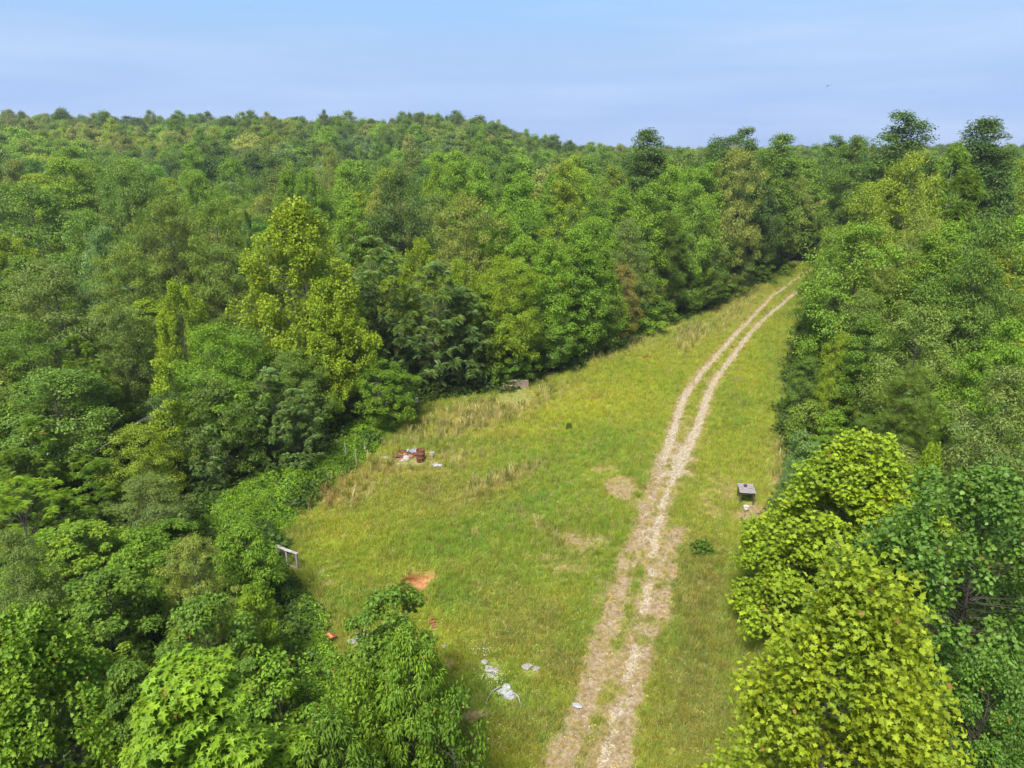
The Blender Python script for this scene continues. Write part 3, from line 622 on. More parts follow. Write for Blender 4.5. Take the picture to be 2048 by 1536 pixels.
sc = (0.012 + 0.026 * rng.random(n) ** 2.4) * (0.8 + 0.010 * np.hypot(xa, ya)); sc = np.where(rng.random(n) < .012, sc * 2.2, sc)
tn = np.array([[0.33, 0.275, 0.20]]) * (0.35 + 0.95 * rng.random((n, 1))) * (1 + np.array([[.06, 0, -.1]]) * rng.normal(size=(n, 1)))
scatter('track_gravel', np.stack([xa, ya, gz(xa, ya) + 0.004], 1), rnd_rot(n, .2), np.stack([sc, sc * .8, sc * .7], 1), np.clip(tn, .05, .85), rng.integers(0, 3, n), [pebble('pebble_%d' % i, i) for i in range(3)], 'pale broken stone lying in the wheel ruts of the track', 'gravel')
print('stones', n)
# ================================================================== TREES WHERE THE PHOTOGRAPH HAS THEM
T = dict(yg=(0.142, 0.205, 0.014), yel=(0.148, 0.196, 0.014), bg=(0.098, 0.180, 0.018), mg=(0.068, 0.126, 0.018), dg=(0.036, 0.074, 0.016), ol=(0.098, 0.148, 0.030), po=(0.150, 0.182, 0.052),
         bl=(0.092, 0.155, 0.066), sage=(0.105, 0.152, 0.052), pine=(0.066, 0.112, 0.020), ced=(0.062, 0.074, 0.010), pop=(0.058, 0.122, 0.020), red=(0.125, 0.112, 0.030), dol=(0.060, 0.100, 0.020), fresh=(0.110, 0.190, 0.014))
# (u, v of the top, distance, width in photo pixels, kind, colour, label)
HERO = [
 # --- close, right
 (1765, 1150, 9.4, 960, 'nearsyc', 'yel', 'big yellow-green sycamore filling the bottom right corner, largest leaves in view'),
 (1735, 880, 25.5, 540, 'nearsyc2', 'yg', 'broad bright yellow-green sycamore between the grey table and the dark cottonwoods'),
 (1868, 893, 29.5, 120, 'nearsyc2', 'yg', 'slim bright sycamore top just right of the broad yellow-green sycamore'),
 (1985, 935, 18.5, 520, 'poplar', 'pop', 'dark green cottonwood at the right edge above the big yellow-green sycamore'),
 (1835, 1050, 19.5, 300, 'poplar', 'pop', 'lower dark cottonwood shoulder touching the broad yellow-green sycamore'),
 (2010, 1330, 14.0, 300, 'poplar', 'pop', 'dark cottonwood low in the bottom right corner behind the big sycamore'),
 (1815, 742, 36, 230, 'pine0', 'pine', 'bright green young pine with visible trunk above the yellow-green sycamore'),
 (1895, 850, 34, 120, 'pine1', 'pine', 'smaller bluish pine tucked against the right side of the young pine'),
 (1700, 905, 33, 90, 'pine1', 'pine', 'low pine bough mass left of the young pine near the grass'),
 (2035, 738, 31, 260, 'wisp0', 'sage', 'pale sage-leaved tree at the right edge above the cottonwoods'),
 (1962, 706, 37, 90, 'tulip0', 'bg', 'fresh green pointed tree between the young pine and the right edge'),
 (1857, 612, 44, 175, 'oak0', 'ol', 'rounded pale-topped oak with a few brown leaves above the young pine'),
 (1748, 632, 47, 90, 'tulip1', 'mg', 'mid green upright tree left of the rounded pale-topped oak'),
 (1692, 668, 48, 55, 'wisp1', 'yg', 'thin yellow-green sapling among darker trees right of the grass'),
 (1905, 553, 51, 190, 'oak1', 'mg', 'wide dark-based oak behind the rounded pale-topped oak'),
 (2040, 640, 40, 120, 'tulip2', 'bg', 'bright green tree cut by the right edge above the sage-leaved tree'),
 (1735, 580, 56, 100, 'oak2', 'ol', 'pale olive oak beside the two dark cedars'),
 (1636, 570, 66, 62, 'cedar', 'ced', 'taller dark olive cedar where the track ends at the trees'),
 (1603, 618, 60, 62, 'cedar', 'ced', 'middle dark cedar leaning over the right edge of the grass'),
 (1584, 662, 57, 50, 'cedar', 'ced', 'lowest dark cedar of the three beside the grass'),
 (1588, 606, 72, 34, 'pine1', 'bl', 'small bluish pine between the ruts and the cedars'),
 (1651, 528, 74, 60, 'bare0', 'bl', 'bare grey dead tree standing above the cedars'),
 (1622, 714, 51, 80, 'oak0', 'mg', 'dark green low tree at the right edge of the grass below the cedars'),
 (1585, 765, 49, 62, 'bush0', 'bg', 'yellow-green shrub nearest the grass halfway up the right side'),
 (1618, 800, 45, 80, 'bush1', 'ol', 'olive shrub behind the yellow-green shrub on the right side'),
 (1675, 822, 42, 80, 'gum0', 'bg', 'young gum dotted with yellow leaves left of the young pine'),
 (1612, 862, 38, 70, 'bush0', 'bl', 'bluish shrub at the grass edge above the broad yellow-green sycamore'),
 (1585, 925, 33, 40, 'pine1', 'bl', 'tiny dark pine at the grass edge touching the broad yellow-green sycamore'),
 (1718, 448, 60, 175, 'oak2', 'bg', 'large rounded green tree hiding the far end of the track'),
 (1660, 500, 66, 80, 'oak1', 'mg', 'dark tree leaning over the track end below the large rounded tree'),
 (1790, 540, 57, 110, 'wisp0', 'ol', 'soft olive tree right of the large rounded tree at the track end'),
 (1868, 468, 57, 100, 'tulip0', 'bg', 'bright green leafy tree above the wide dark-based oak'),
 (1915, 445, 60, 80, 'tulip1', 'bg', 'pointed bright green tree beside the right edge group'),
 (2005, 433, 54, 110, 'oak0', 'mg', 'full mid green oak near the right edge below the dark skyline tree'),
 (1960, 500, 50, 110, 'oak1', 'mg', 'dark glossy oak right of the bright green leafy tree'),
 (1938, 356, 72, 130, 'sumac0', 'mg', 'layered fern-leaved sumac below the dark open skyline tree'),
 (1858, 425, 64, 80, 'wisp1', 'po', 'pale olive wispy tree under the layered fern-leaved sumac'),
 (1738, 366, 76, 104, 'oak1', 'yg', 'bright yellow-green rounded tree below the tallest skyline tree on the right'),
 (1833, 306, 82, 130, 'oak2', 'yel', 'bright yellow domed sycamore just under the right skyline'),
 (1916, 294, 90, 78, 'syc0', 'bg', 'green sycamore right of the bright yellow domed sycamore'),
 (1820, 226, 96, 150, 'tall0', 'dg', 'tallest dark dome-shaped tree breaking the right skyline'),
 (1985, 238, 94, 140, 'tall1', 'dg', 'dark open-crowned tree on the skyline at far right'),
 (1672, 272, 100, 52, 'tall0', 'mg', 'green round-topped skyline tree left of the tallest dark dome'),
 (1713, 273, 112, 34, 'tulip1', 'mg', 'narrow oval skyline tree left of the tallest dark dome'),
 (1558, 269, 104, 68, 'tall1', 'mg', 'open-crowned dark green skyline tree above the track end'),
 (1486, 257, 108, 52, 'tall0', 'dg', 'dark rounded skyline tree with a smaller one at its left'),
 (1446, 276, 110, 42, 'oak1', 'dg', 'smaller dark skyline tree leaning left of the dark rounded one'),
 (1596, 338, 92, 62, 'wisp0', 'po', 'pale olive thin tree above the track end'),
 (1482, 295, 98, 52, 'wisp1', 'po', 'yellow-olive open tree in front of the dark rounded skyline tree'),
 (1606, 375, 84, 70, 'wisp1', 'ol', 'greyish thin tree with bare limbs above the track end'),
 (1523, 370, 82, 80, 'oak1', 'dg', 'dark green column-like tree left of the greyish thin tree'),
 (1520, 440, 78, 60, 'tulip0', 'mg', 'dark lower tree beside the left verge of the track end'),
 (1452, 470, 76, 90, 'oak2', 'dol', 'olive brown oak at the left verge of the far track'),
 (1560, 455, 84, 60, 'bush1', 'mg', 'low green thicket right beside the far end of the ruts'),
 # --- centre
 (1419, 326, 98, 44, 'tulip0', 'bg', 'pointed bright green tree left of the skyline pair'),
 (1343, 336, 100, 46, 'tulip2', 'bg', 'bright cone-shaped tree at the foot of the tall two-tier tree'),
 (1311, 260, 108, 86, 'tall1', 'dg', 'tall dark two-tier tree rising alone above the middle skyline'),
 (1302, 366, 86, 84, 'tulip0', 'bg', 'bright green tree in front of the tall dark two-tier tree'),
 (1387, 366, 84, 82, 'oak2', 'bg', 'full bright green tree right of the middle pines'),
 (1346, 434, 73, 112, 'pine0', 'pine', 'tall pine with two bare trunks left of the far track'),
 (1402, 442, 76, 90, 'oak0', 'dol', 'brownish olive oak right of the tall pine'),
 (1262, 438, 78, 66, 'wisp0', 'sage', 'pale grey-green tree left of the tall pine'),
 (1247, 530, 64, 66, 'oak0', 'red', 'tree with rusty orange dying foliage above the clearing edge'),
 (1262, 602, 64, 100, 'bush0', 'bg', 'wide low bush at the clearing edge under the rusty tree'),
 (1315, 590, 68, 84, 'bush1', 'mg', 'low green bush at the clearing edge under the tall pine'),
 (1385, 530, 72, 90, 'oak1', 'dol', 'dark brushy tree on the left verge below the olive oak'),
 (1445, 540, 78, 70, 'bush0', 'mg', 'bushy green thicket on the left verge of the far track'),
 (1206, 694, 64, 34, 'bush0', 'bg', 'single small round shrub standing out on the grass edge'),
 (1192, 443, 64, 96, 'syc0', 'bg', 'bright green sycamore on the right of the tall central clump'),
 (1152, 460, 61, 110, 'tulip0', 'bg', 'fresh green tall tree in the middle of the central clump'),
 (1105, 480, 62, 90, 'tulip2', 'bg', 'lighter green tree on the left of the central clump'),
 (1170, 560, 58, 120, 'oak2', 'mg', 'broad dark-based tree at the foot of the central clump'),
 (1095, 610, 57, 100, 'oak1', 'mg', 'dark leafy tree meeting the grass right of the wooden box'),
 (1052, 472, 66, 60, 'tulip1', 'bg', 'slim green tree between the drooping olive tree and central clump'),
 (1140, 326, 104, 60, 'tulip2', 'yg', 'bright yellow crown standing out below the middle skyline'),
 (1120, 404, 78, 44, 'vine', 'yg', 'narrow orange-tipped yellow-green spire in mid forest'),
 (1038, 348, 86, 80, 'tulip0', 'bg', 'tall cone-shaped green tree left of the bright yellow crown'),
 (1000, 417, 74, 62, 'tulip2', 'bg', 'bright green cone-shaped tree right of the pale open-limbed tree'),
 (940, 393, 74, 136, 'wisp1', 'po', 'pale yellow-olive spreading tree with grey limbs showing'),
 (912, 305, 104, 76, 'tulip0', 'bg', 'tall mid green tree above the pale open-limbed tree'),
 (967, 329, 102, 52, 'tulip2', 'bg', 'pointed green tree right of the tall mid green tree'),
 (1018, 312, 128, 42, 'tulip0', 'mg', 'small pointed tree high in the middle forest'),
 (797, 345, 78, 92, 'oak1', 'dg', 'darkest narrow tree left of the pale open-limbed tree'),
 (870, 385, 88, 60, 'oak0', 'ol', 'olive grey oak behind the pale open-limbed tree'),
 (838, 480, 63, 76, 'syc0', 'yg', 'yellow-green tree with upright fingers behind the blue-green sumacs'),
 (915, 522, 60, 70, 'syc1', 'yg', 'yellow-green sapling between the sumac and the olive tree'),
 (745, 476, 58, 150, 'sumac1', 'bl', 'big rounded blue-green sumac directly right of the tall sycamore'),
 (858, 528, 55, 150, 'sumac0', 'bl', 'blue-green sumac whose pale trunk stands at the clearing edge'),
 (925, 575, 54, 110, 'sumac1', 'bl', 'lower blue-green sumac left of the drooping olive tree'),
 (1015, 513, 60, 130, 'wisp1', 'yg', 'drooping yellow-olive tree hung with vines behind the wooden box'),
 (973, 608, 56, 90, 'bush1', 'mg', 'dark leafy shrub-like tree left of the wooden box'),
 (1030, 616, 57, 82, 'gum0', 'mg', 'slender glossy tree with thin pale trunk beside the wooden box'),
 # --- left
 (587, 405, 51, 250, 'syc0', 'yg', 'tallest yellow-green sycamore standing forward of the left forest'),
 (640, 560, 49, 160, 'syc1', 'yg', 'lower right half of the sycamore group beneath the tallest one'),
 (755, 720, 49, 140, 'syc1', 'bg', 'bright green young sycamore at the clearing edge beside the tall dry grass'),
 (347, 565, 50, 112, 'syc1', 'yg', 'small bright sycamore left of the tallest yellow-green one'),
 (424, 650, 42.5, 215, 'wisp0', 'bg', 'domed tree with pale green tips in front of the small bright sycamore'),
 (430, 760, 40, 150, 'oak2', 'dol', 'shady olive tree under the domed pale-tipped tree'),
 (318, 720, 39, 84, 'vine', 'yg', 'column of yellow-orange vine foliage left of the domed tree'),
 (270, 850, 36, 130, 'oak0', 'yg', 'yellow-green leafy mass left of the vine column'),
 (530, 745, 41, 110, 'sumac0', 'bl', 'grey-green sumac with long fronds beside the brambles'),
 (590, 780, 41, 90, 'sumac1', 'bl', 'right-hand partner of the long-fronded sumac by the brambles'),
 (407, 858, 38, 74, 'sumac0', 'bl', 'small sumac standing before the shady olive tree'),
 (68, 842, 36, 140, 'sumac0', 'mg', 'large-fronded sumac near the left edge'),
 (15, 900, 34, 110, 'sumac1', 'mg', 'sumac cut by the left edge below the large-fronded one'),
 (190, 922, 34, 96, 'sumac1', 'mg', 'narrow sumac between the large-fronded sumac and grey-green tree'),
 (120, 985, 31, 90, 'sumac0', 'mg', 'sumac half hidden behind the feathery mimosa'),
 (30, 962, 29, 230, 'mimosa', 'fresh', 'feathery bright yellow-green mimosa at the left edge'),
 (292, 953, 31.5, 150, 'wisp0', 'sage', 'wispy grey-green tree left of the brambles'),
 (50, 648, 46, 190, 'wisp1', 'mg', 'bushy tree with upright shoots near the left edge'),
 (147, 672, 44, 96, 'sumac1', 'mg', 'sumac with orange seed heads beside the bushy left tree'),
 (100, 740, 39.5, 240, 'oak1', 'mg', 'large shaded leafy tree behind the large-fronded sumac'),
 (208, 735, 42, 70, 'sumac0', 'mg', 'small sumac with orange seed clusters near the fallen branch'),
 (236, 618, 49, 100, 'oak0', 'dol', 'dark olive tree in the shade left of the small bright sycamore'),
 (90, 524, 52, 230, 'wisp0', 'sage', 'wide soft sage-coloured tree at the left edge'),
 (255, 488, 61, 130, 'wisp1', 'ol', 'olive tree behind the dark olive one on the left'),
 (200, 453, 66, 90, 'oak2', 'bl', 'bluish green tree above the wide sage-coloured tree'),
 (320, 398, 70, 120, 'wisp1', 'ol', 'dull olive tree left of the vine-wrapped trunk'),
 (430, 400, 68, 130, 'wisp0', 'ol', 'dull olive tree directly left of the tallest sycamore'),
 (492, 425, 62, 24, 'vine', 'dg', 'narrow dark vine-wrapped trunk beside the tallest sycamore'),
 (50, 365, 82, 165, 'oak1', 'mg', 'big rounded green tree at the left edge under the ridge'),
 (170, 420, 74, 120, 'oak0', 'mg', 'feathery green tree right of the big rounded left tree'),
 (126, 317, 104, 112, 'tulip1', 'bg', 'round green crown high on the left slope'),
 (240, 342, 92, 64, 'oak2', 'mg', 'left crown of a joined pair on the left slope'),
 (290, 342, 93, 62, 'oak1', 'mg', 'right crown of the joined pair on the left slope'),
 (373, 288, 150, 62, 'tulip2', 'bg', 'green rounded crown below the left ridge'),
 (386, 346, 98, 72, 'oak2', 'bg', 'yellow-green crown above the dull olive trees'),
 (462, 315, 122, 62, 'oak0', 'bg', 'light green crown above the tallest sycamore to its left'),
 (571, 342, 104, 50, 'syc0', 'bg', 'light green crown directly above the tallest sycamore'),
 (616, 340, 104, 50, 'syc1', 'bg', 'light green crown above the tallest sycamore to its right'),
 (656, 295, 142, 42, 'wisp0', 'po', 'small pale olive crown on the middle slope'),
 (694, 320, 120, 50, 'tulip0', 'bg', 'pointed green crown right of the small pale olive one'),
 (700, 400, 78, 90, 'tulip1', 'bg', 'bright green tree right of the tallest sycamore top'),
 (128, 242, 290, 34, 'tulip0', 'yg', 'pale green pointed tree on the left ridge'),
 # --- close, left and bottom
 (380, 1330, 12.8, 520, 'neargum', 'fresh', 'yellow-green star-leaved sweetgum spire at the bottom edge'),
 (40, 1235, 15.5, 470, 'nearsyc2', 'bg', 'sycamore in the bottom left corner with broad pale leaves'),
 (250, 1330, 15.5, 200, 'neargum', 'mg', 'darker sweetgum between the corner sycamore and the yellow-green spire'),
 (140, 1055, 27, 220, 'gum0', 'bg', 'rounded sweetgum with bright tips below the feathery mimosa'),
 (262, 1070, 25.5, 160, 'gum1', 'bg', 'sweetgum beside the rounded bright-tipped one'),
 (190, 1150, 22, 240, 'gum0', 'mg', 'shaded sweetgum in front of the bright-tipped pair'),
 (12, 1065, 23, 150, 'wisp0', 'sage', 'grey-green tree at the left edge above the corner sycamore'),
 (372, 1078, 24, 130, 'wisp1', 'po', 'thin tree with grey branches showing in the lower left thicket'),
 (400, 1190, 20, 220, 'gum1', 'mg', 'dense low sweetgum in the middle of the lower left thicket'),
 (480, 1050, 27, 165, 'peach', 'bg', 'leafy sapling covering the left end of the wooden rail'),
 (495, 1170, 22.5, 110, 'gum0', 'fresh', 'bright green cone-shaped sapling below the wooden rail'),
 (545, 1330, 19, 200, 'bush0', 'bg', 'low bright shrub between the sweetgum spire and the splintered stump'),
 (778, 1185, 19.5, 235, 'gum0', 'mg', 'dark leafy crown directly below the orange clay pit'),
 (815, 1262, 17.2, 200, 'peach', 'bg', 'sapling with drooping narrow leaves in front of the dark leafy crown'),
 (690, 1340, 17.0, 170, 'bush1', 'bg', 'broad-leaved bush left of the narrow-leaved sapling'),
 (900, 1390, 15.8, 150, 'bush0', 'mg', 'dark bush at the bottom edge right of the narrow-leaved sapling'),
 (650, 1430, 14.0, 230, 'peach', 'mg', 'narrow-leaved bush at the bottom edge below the broad-leaved bush'),
]
for k_ in T: T[k_] = tuple(np.array(T[k_]) * np.array([1.09, 1.01, .84]))
CAT = {'bush0': 'shrub', 'bush1': 'shrub'}
for (u, v, D, w, key, tk, lab) in HERO:
    while True:                                  # the foot of every tree stands off the open grass
        p, t = at_dist(u, v, D); x, y, zt = p
        if D < 30 or (D == 49 and u == 755) or (not inpoly([x], [y], CLEARW)[0] and wpoly_edge(np.array([x]), np.array([y]), CLEARW)[0] > min(0.36 * w * t / FPX, 2.6) * (1 if u < 1500 else .7)): break
        D += 1.0
    zg = float(gz(np.array([x]), np.array([y]))[0]); H = max(zt - zg, 1.2)
    # width at the depth of the crown's middle
    xm = project(x, y, zg + H * .5); f = y * CT - (zg + H * .5 - CAMZ) * ST
    Wm = w * f / FPX * (1.04 if D < 60 else 1.22)
    Wm = max(Wm, 0.42 * H) if key not in ('vine', 'cedar') and w > 30 else Wm
    tt = (np.array(T[tk]) * .84 + np.array([.09, .15, .018]) * .16) * 1.42 * (1 + 0.05 * rng.normal()) * (1 + 0.02 * rng.normal(size=3))
    add_tree(key, x, y, zg, H, Wm, tt, lab, CAT.get(key, 'tree'), rz=2.2 if key.startswith('near') else None)

# the leaves that show largest are parts of their own
def loose_leaves(key, count):
    tr = [t for t in TREES if t['key'] == key][0]; p = PROTO[key]; o = tr['o']
    sx, _, sz = o.scale; rz = o.rotation_euler.z; c, s = math.cos(rz), math.sin(rz)
    P = p['P'] * np.array([sx, sx, sz]); Wp = np.stack([c * P[:, 0] - s * P[:, 1], s * P[:, 0] + c * P[:, 1], P[:, 2]], 1) + np.array(o.location)
    u, v = project(Wp[:, 0], Wp[:, 1], Wp[:, 2]); dep = np.linalg.norm(Wp - np.array([0, 0, CAMZ]), axis=1)
    vis = (u > 0) & (u < 2048) & (v < 1536)
    cell = (np.floor(u / 22) * 1000 + np.floor(v / 22)).astype(int); best = {}
    for i in np.nonzero(vis)[0]:
        if cell[i] not in best or dep[i] < dep[best[cell[i]]]: best[cell[i]] = i
    idx = np.array(sorted(best.values(), key=lambda i: -p['S'][i] / dep[i]))[:count]
    keep = np.ones(len(u), bool); keep[idx] = False; nf = len(p['leaf'][1])
    V, F = [], []; tv = np.array(p['leaf'][0]); tf = p['leaf'][1]
    V, F = leaf_any(p['P'][keep], p['D'][keep], p['N'][keep], p['S'][keep], tv, tf)
    crown = [ch for ch in o.children if ch.name.startswith('crown')][0]
    crown.data = mesh_from(key + '_crown_rest', V, F, p['mat'], attr=p['attr'][np.repeat(keep, nf)]); crown['kind'] = 'stuff'
    kinds = []
    r = np.random.default_rng(1)
    for i in range(10):
        kinds.append(mesh_from('leaf', tv, tf, p['mat'], attr=np.tile([r.uniform(.25, .9), r.uniform(.2, .8), .2], (nf, 1))))
    N = norm(p['N']); D = norm(p['D'] - N * np.sum(p['D'] * N, 1, keepdims=True)); B = np.cross(N, D)
    for i in idx:
        l = bpy.data.objects.new('leaf', kinds[i % 10]); m = Matrix(np.column_stack([D[i], B[i], N[i]]).tolist()).to_4x4() @ Matrix.Scale(float(p['S'][i]), 4)
        m.translation = Vector(p['P'][i].tolist()); link(l, o); l.matrix_local = m; l['tint'] = crown['tint'][:]
def leaf_any(P, D, N, S_, tv, tf):
    N = norm(N); D = norm(D - N * np.sum(D * N, 1, keepdims=True)); B = np.cross(N, D); k = len(tv); n = len(P)
    V = (P[:, None, :] + S_[:, None, None] * (tv[None, :, 0:1] * D[:, None, :] + tv[None, :, 1:2] * B[:, None, :] + tv[None, :, 2:3] * N[:, None, :])).reshape(-1, 3)
    return V, (np.asarray(tf)[None] + (np.arange(n) * k)[:, None, None]).reshape(-1, len(tf[0]))
loose_leaves('nearsyc', 300); loose_leaves('neargum', 200)

# ---- the rest of the wood: jittered grid, kept off the open ground and off the fronts of the trees above
VIS = [(960, 1536), (900, 1360), (880, 1260), (800, 1180), (640, 1200), (610, 1150), (560, 1090), (575, 1040), (700, 930), (760, 870), (850, 820), (960, 795), (1060, 772), (1120, 748), (1225, 702), (1330, 657), (1420, 622),
       (1490, 590), (1560, 550), (1600, 530), (1640, 512), (1615, 590), (1590, 680), (1574, 760), (1572, 860), (1560, 960), (1520, 1060), (1480, 1180), (1450, 1300), (1440, 1536)]
BANK = [(440, 1030), (500, 975), (620, 940), (700, 870), (760, 835), (700, 930), (620, 990), (560, 1060)]
def ell(x, y, z, H, Wm):
    u, vt = project(x, y, z + H); f = y * CT - (z + H * .5 - CAMZ) * ST; _, vb = project(x, y, z + 0.1 * H)
    return float(u), float(vt), float(vb), float(Wm * FPX / f / 2)
hero_e = [ell(t['x'], t['y'], t['z'], t['H'], t['W']) + (t['y'],) for t in TREES]
cands = []
gy_ = 16.0
while gy_ < 135:
    st = 4.2 + gy_ * 0.030
    for xg in np.arange(-gy_ * 0.80 - 5, gy_ * 0.80 + 6, st):
        cands.append((xg + rng.uniform(-.45, .45) * st, gy_ + rng.uniform(-.45, .45) * st))
    gy_ += st * 0.95
fill = []
KINDS = [('tulip', 3, 'tulip_tree'), ('oak', 3, 'oak_tree'), ('wisp', 2, ''), ('syc', 2, ''), ('gum', 2, '')]
for (x, y) in cands:
    if inpoly([x], [y], CLEARW)[0] or wpoly_edge(np.array([x]), np.array([y]), CLEARW)[0] < 1.6: continue
    z = float(gz(np.array([x]), np.array([y]))[0])
    far_right = x / y > 0.1
    H0 = np.interp(y, [15, 30, 45, 60, 80, 110, 140], [4.5, 5.5, 8.5, 11.5, 14.5, 17.3, 18]) * rng.uniform(0.82, 1.12)
    W0 = np.interp(y, [15, 40, 80, 140], [3.8, 6.0, 8.2, 9.5]) * rng.uniform(0.85, 1.2)
    if any((t['x'] - x) ** 2 + (t['y'] - y) ** 2 < (0.20 * (t['W'] + W0)) ** 2 for t in TREES if t['hero']): continue
    okk = False
    for tr_ in range(4):
        H = H0 * (1 - 0.2 * tr_); Wt = W0 * (1 - 0.1 * tr_); u, vt, vb, hw = ell(x, y, z, H, Wt)
        if u < -hw or u > 2048 + hw or vt > 1560: break
        a = np.linspace(0, 6.283, 16); eu = u + hw * np.cos(a); ev = (vt + vb) / 2 + (vb - vt) / 2 * np.sin(a)
        if inpoly(eu, ev, VIS).any() or inpoly(eu, ev, BANK).any(): continue
        bad = False
        for (hu, hvt, hvb, hhw, hy) in hero_e:
            if hy > y + 0.5:
                # the nearer filler must not rise into the upper 55 % of a placed tree behind it
                lim = hvt + np.interp(hy, [45, 80], [0.55, 0.33]) * (hvb - hvt)
                if abs(u - hu) < 0.75 * (hw + hhw) and vt < lim: bad = True; break
            elif hy <= y and abs(u - hu) < 0.6 * hhw and vt < hvt - 12 and hvt < 300: bad = True; break
        if bad: continue
        okk = True; break
    if okk: fill.append((x, y, z, H, Wt, u, vt))
fill.sort(key=lambda f: -f[4] / f[1])
fill = fill[:330]
POS = []
def near_hero(u, v):
    b = sorted(((h['pu'] - u) ** 2 + (h['pv'] - v) ** 2, i) for i, h in enumerate(HL))[0][1]; return HL[b]
HL = []
for (u, v, D, w, key, tk, lab) in HERO:
    HL.append(dict(pu=u, pv=v + 10, lab=lab))
CN = dict(bg='bright green', mg='mid green', dg='dark green', ol='olive', po='pale olive', bl='bluish green', sage='sage-grey', yg='yellow-green', dol='dark olive', yel='yellow', pine='green')
KN = dict(tulip='tulip-shaped tree', oak='round-crowned tree', wisp='thin-leaved tree', syc='large-leaved tree', gum='small-leaved young tree', sumac='frond-leaved sumac', pine='pine')
nameof = dict(tulip='tulip_tree', oak='oak_tree', wisp='cherry_tree', syc='sycamore_tree', gum='sweetgum_tree', sumac='sumac_tree', pine='pine_tree')
used = {}
for (x, y, z, H, Wt, u, vt) in fill:
    q = rng.random(); nzv = float(fbm(np.array([x]), np.array([y]), 30, 2, 7)[0])
    if y < 32: kd = 'gum' if q < .75 else 'wisp'
    elif x / y > -0.1 and q < .5: kd = 'tulip'
    elif q < .62: kd = 'oak'
    elif q < .72: kd = 'wisp'
    elif q < .90: kd = 'tulip'
    elif q < .95: kd = 'syc'
    else: kd = 'pine' if y > 40 else 'sumac'
    ns = {'tulip': 3, 'oak': 3}.get(kd, 2); key = kd + str(rng.integers(ns))
    tk = {'tulip': ['bg', 'bg', 'mg', 'yg'], 'oak': ['mg', 'mg', 'dol', 'bg', 'dg', 'ol'], 'wisp': ['ol', 'po', 'sage', 'dol'], 'syc': ['yg', 'bg'], 'gum': ['bg', 'mg', 'mg'], 'pine': ['pine'], 'sumac': ['bl', 'mg']}[kd]
    tk = tk[rng.integers(len(tk))]
    h = near_hero(u, vt); du, dv = u - h['pu'], vt - h['pv']
    side = ('above and left of' if du < 0 else 'above and right of') if dv < -14 else (('below and left of' if du < 0 else 'below and right of') if dv > 14 else ('left of' if du < 0 else 'right of'))
    anchor = ' '.join(h['lab'].split()[:7]).rstrip(',')
    while anchor.split()[-1] in ('the', 'a', 'of', 'at', 'in', 'with', 'to', 'and', 'its', 'by', 'than', 'below', 'above', 'on', 'just', 'left', 'right', 'under', 'beside', 'near', 'between', 'behind', 'from', 'where', 'beneath', 'over', 'directly', 'few', 'against', 'middle', 'whose', 'two', 'forward', 'nearest', 'cut', 'small'):
        anchor = ' '.join(anchor.split()[:-1])
    base = '%s %s %s the %s' % (CN[tk], KN[kd], side, anchor)
    used.setdefault(base, []).append((x, y, z, H, Wt, key, kd, tk, u, vt))
for base, L in used.items():
    if len(L) == 1:
        labs = [base]
    else:
        L.sort(key=lambda a: a[8])
        ordn = ['leftmost', 'second from left', 'third from left', 'fourth from left', 'fifth from left', 'sixth from left', 'seventh from left', 'eighth from left', 'ninth from left', 'tenth from left']
        if len(L) == 2: labs = ['leftward ' + base, 'rightward ' + base]
        else: labs = [ordn[min(i, 9)] + ' ' + base for i in range(len(L))]
    for l_, (x, y, z, H, Wt, key, kd, tk, u, vt) in zip(labs, L):
        l_ = ' '.join(l_.split()[:16])
        tt = (np.array(T[tk]) * .84 + np.array([.09, .15, .018]) * .16) * 1.42 * (1 + 0.07 * rng.normal(size=3)) * rng.uniform(.85, 1.12)
        add_tree(key, x, y, z, H, Wt, tt, l_, 'tree', 'trees of the surrounding wood', name=nameof[kd], hero=False)
print('trees', len(TREES), 'filler', sum(1 for t in TREES if not t['hero']))

# ---- distant wood: one mass
pts = []; yy = 128.0
while yy < 950:
    st = 6.2 if yy < 260 else 7.5 if yy < 450 else 13
    xs_ = np.arange(-yy * 0.80 - 8, yy * 0.80 + 8, st)
    pts.append(np.stack([xs_ + rng.uniform(-.5, .5, len(xs_)) * st, yy + rng.uniform(-.5, .5, len(xs_)) * st], 1)); yy += st * 0.9
P2 = np.concatenate(pts); zz2 = gz(P2[:, 0], P2[:, 1]); n = len(P2)
patch = fbm(P2[:, 0], P2[:, 1], 45, 3, 2.0)
keys = ['far0', 'far1', 'far2', 'far3']
right_ = P2[:, 0] / P2[:, 1] > -0.15
pick = np.where(rng.random(n) < np.where(right_, .6, .22), np.where(rng.random(n) < .7, 0, 2), np.where(rng.random(n) < .5, 1, 3))
tl = np.array([T['mg'], T['bg'], T['dg'], T['ol'], T['mg'], T['bl']]); q = np.clip((patch * 1.5 - 0.25) * 0.6 + rng.random(n) * 0.55, 0, .999)
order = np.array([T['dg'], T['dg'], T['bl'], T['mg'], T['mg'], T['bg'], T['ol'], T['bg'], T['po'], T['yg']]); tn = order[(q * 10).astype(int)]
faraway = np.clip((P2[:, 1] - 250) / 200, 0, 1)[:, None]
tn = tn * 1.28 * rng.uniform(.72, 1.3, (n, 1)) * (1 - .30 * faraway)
sx = rng.uniform(.55, 1.45, n) * np.where(P2[:, 1] > 450, 1.4, 1); sz = rng.uniform(.72, 1.32, n)
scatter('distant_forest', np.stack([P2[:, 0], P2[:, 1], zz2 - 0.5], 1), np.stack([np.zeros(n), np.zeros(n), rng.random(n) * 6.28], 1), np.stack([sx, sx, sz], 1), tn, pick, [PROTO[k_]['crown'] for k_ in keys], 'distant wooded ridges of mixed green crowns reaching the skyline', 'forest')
print('far forest', n)

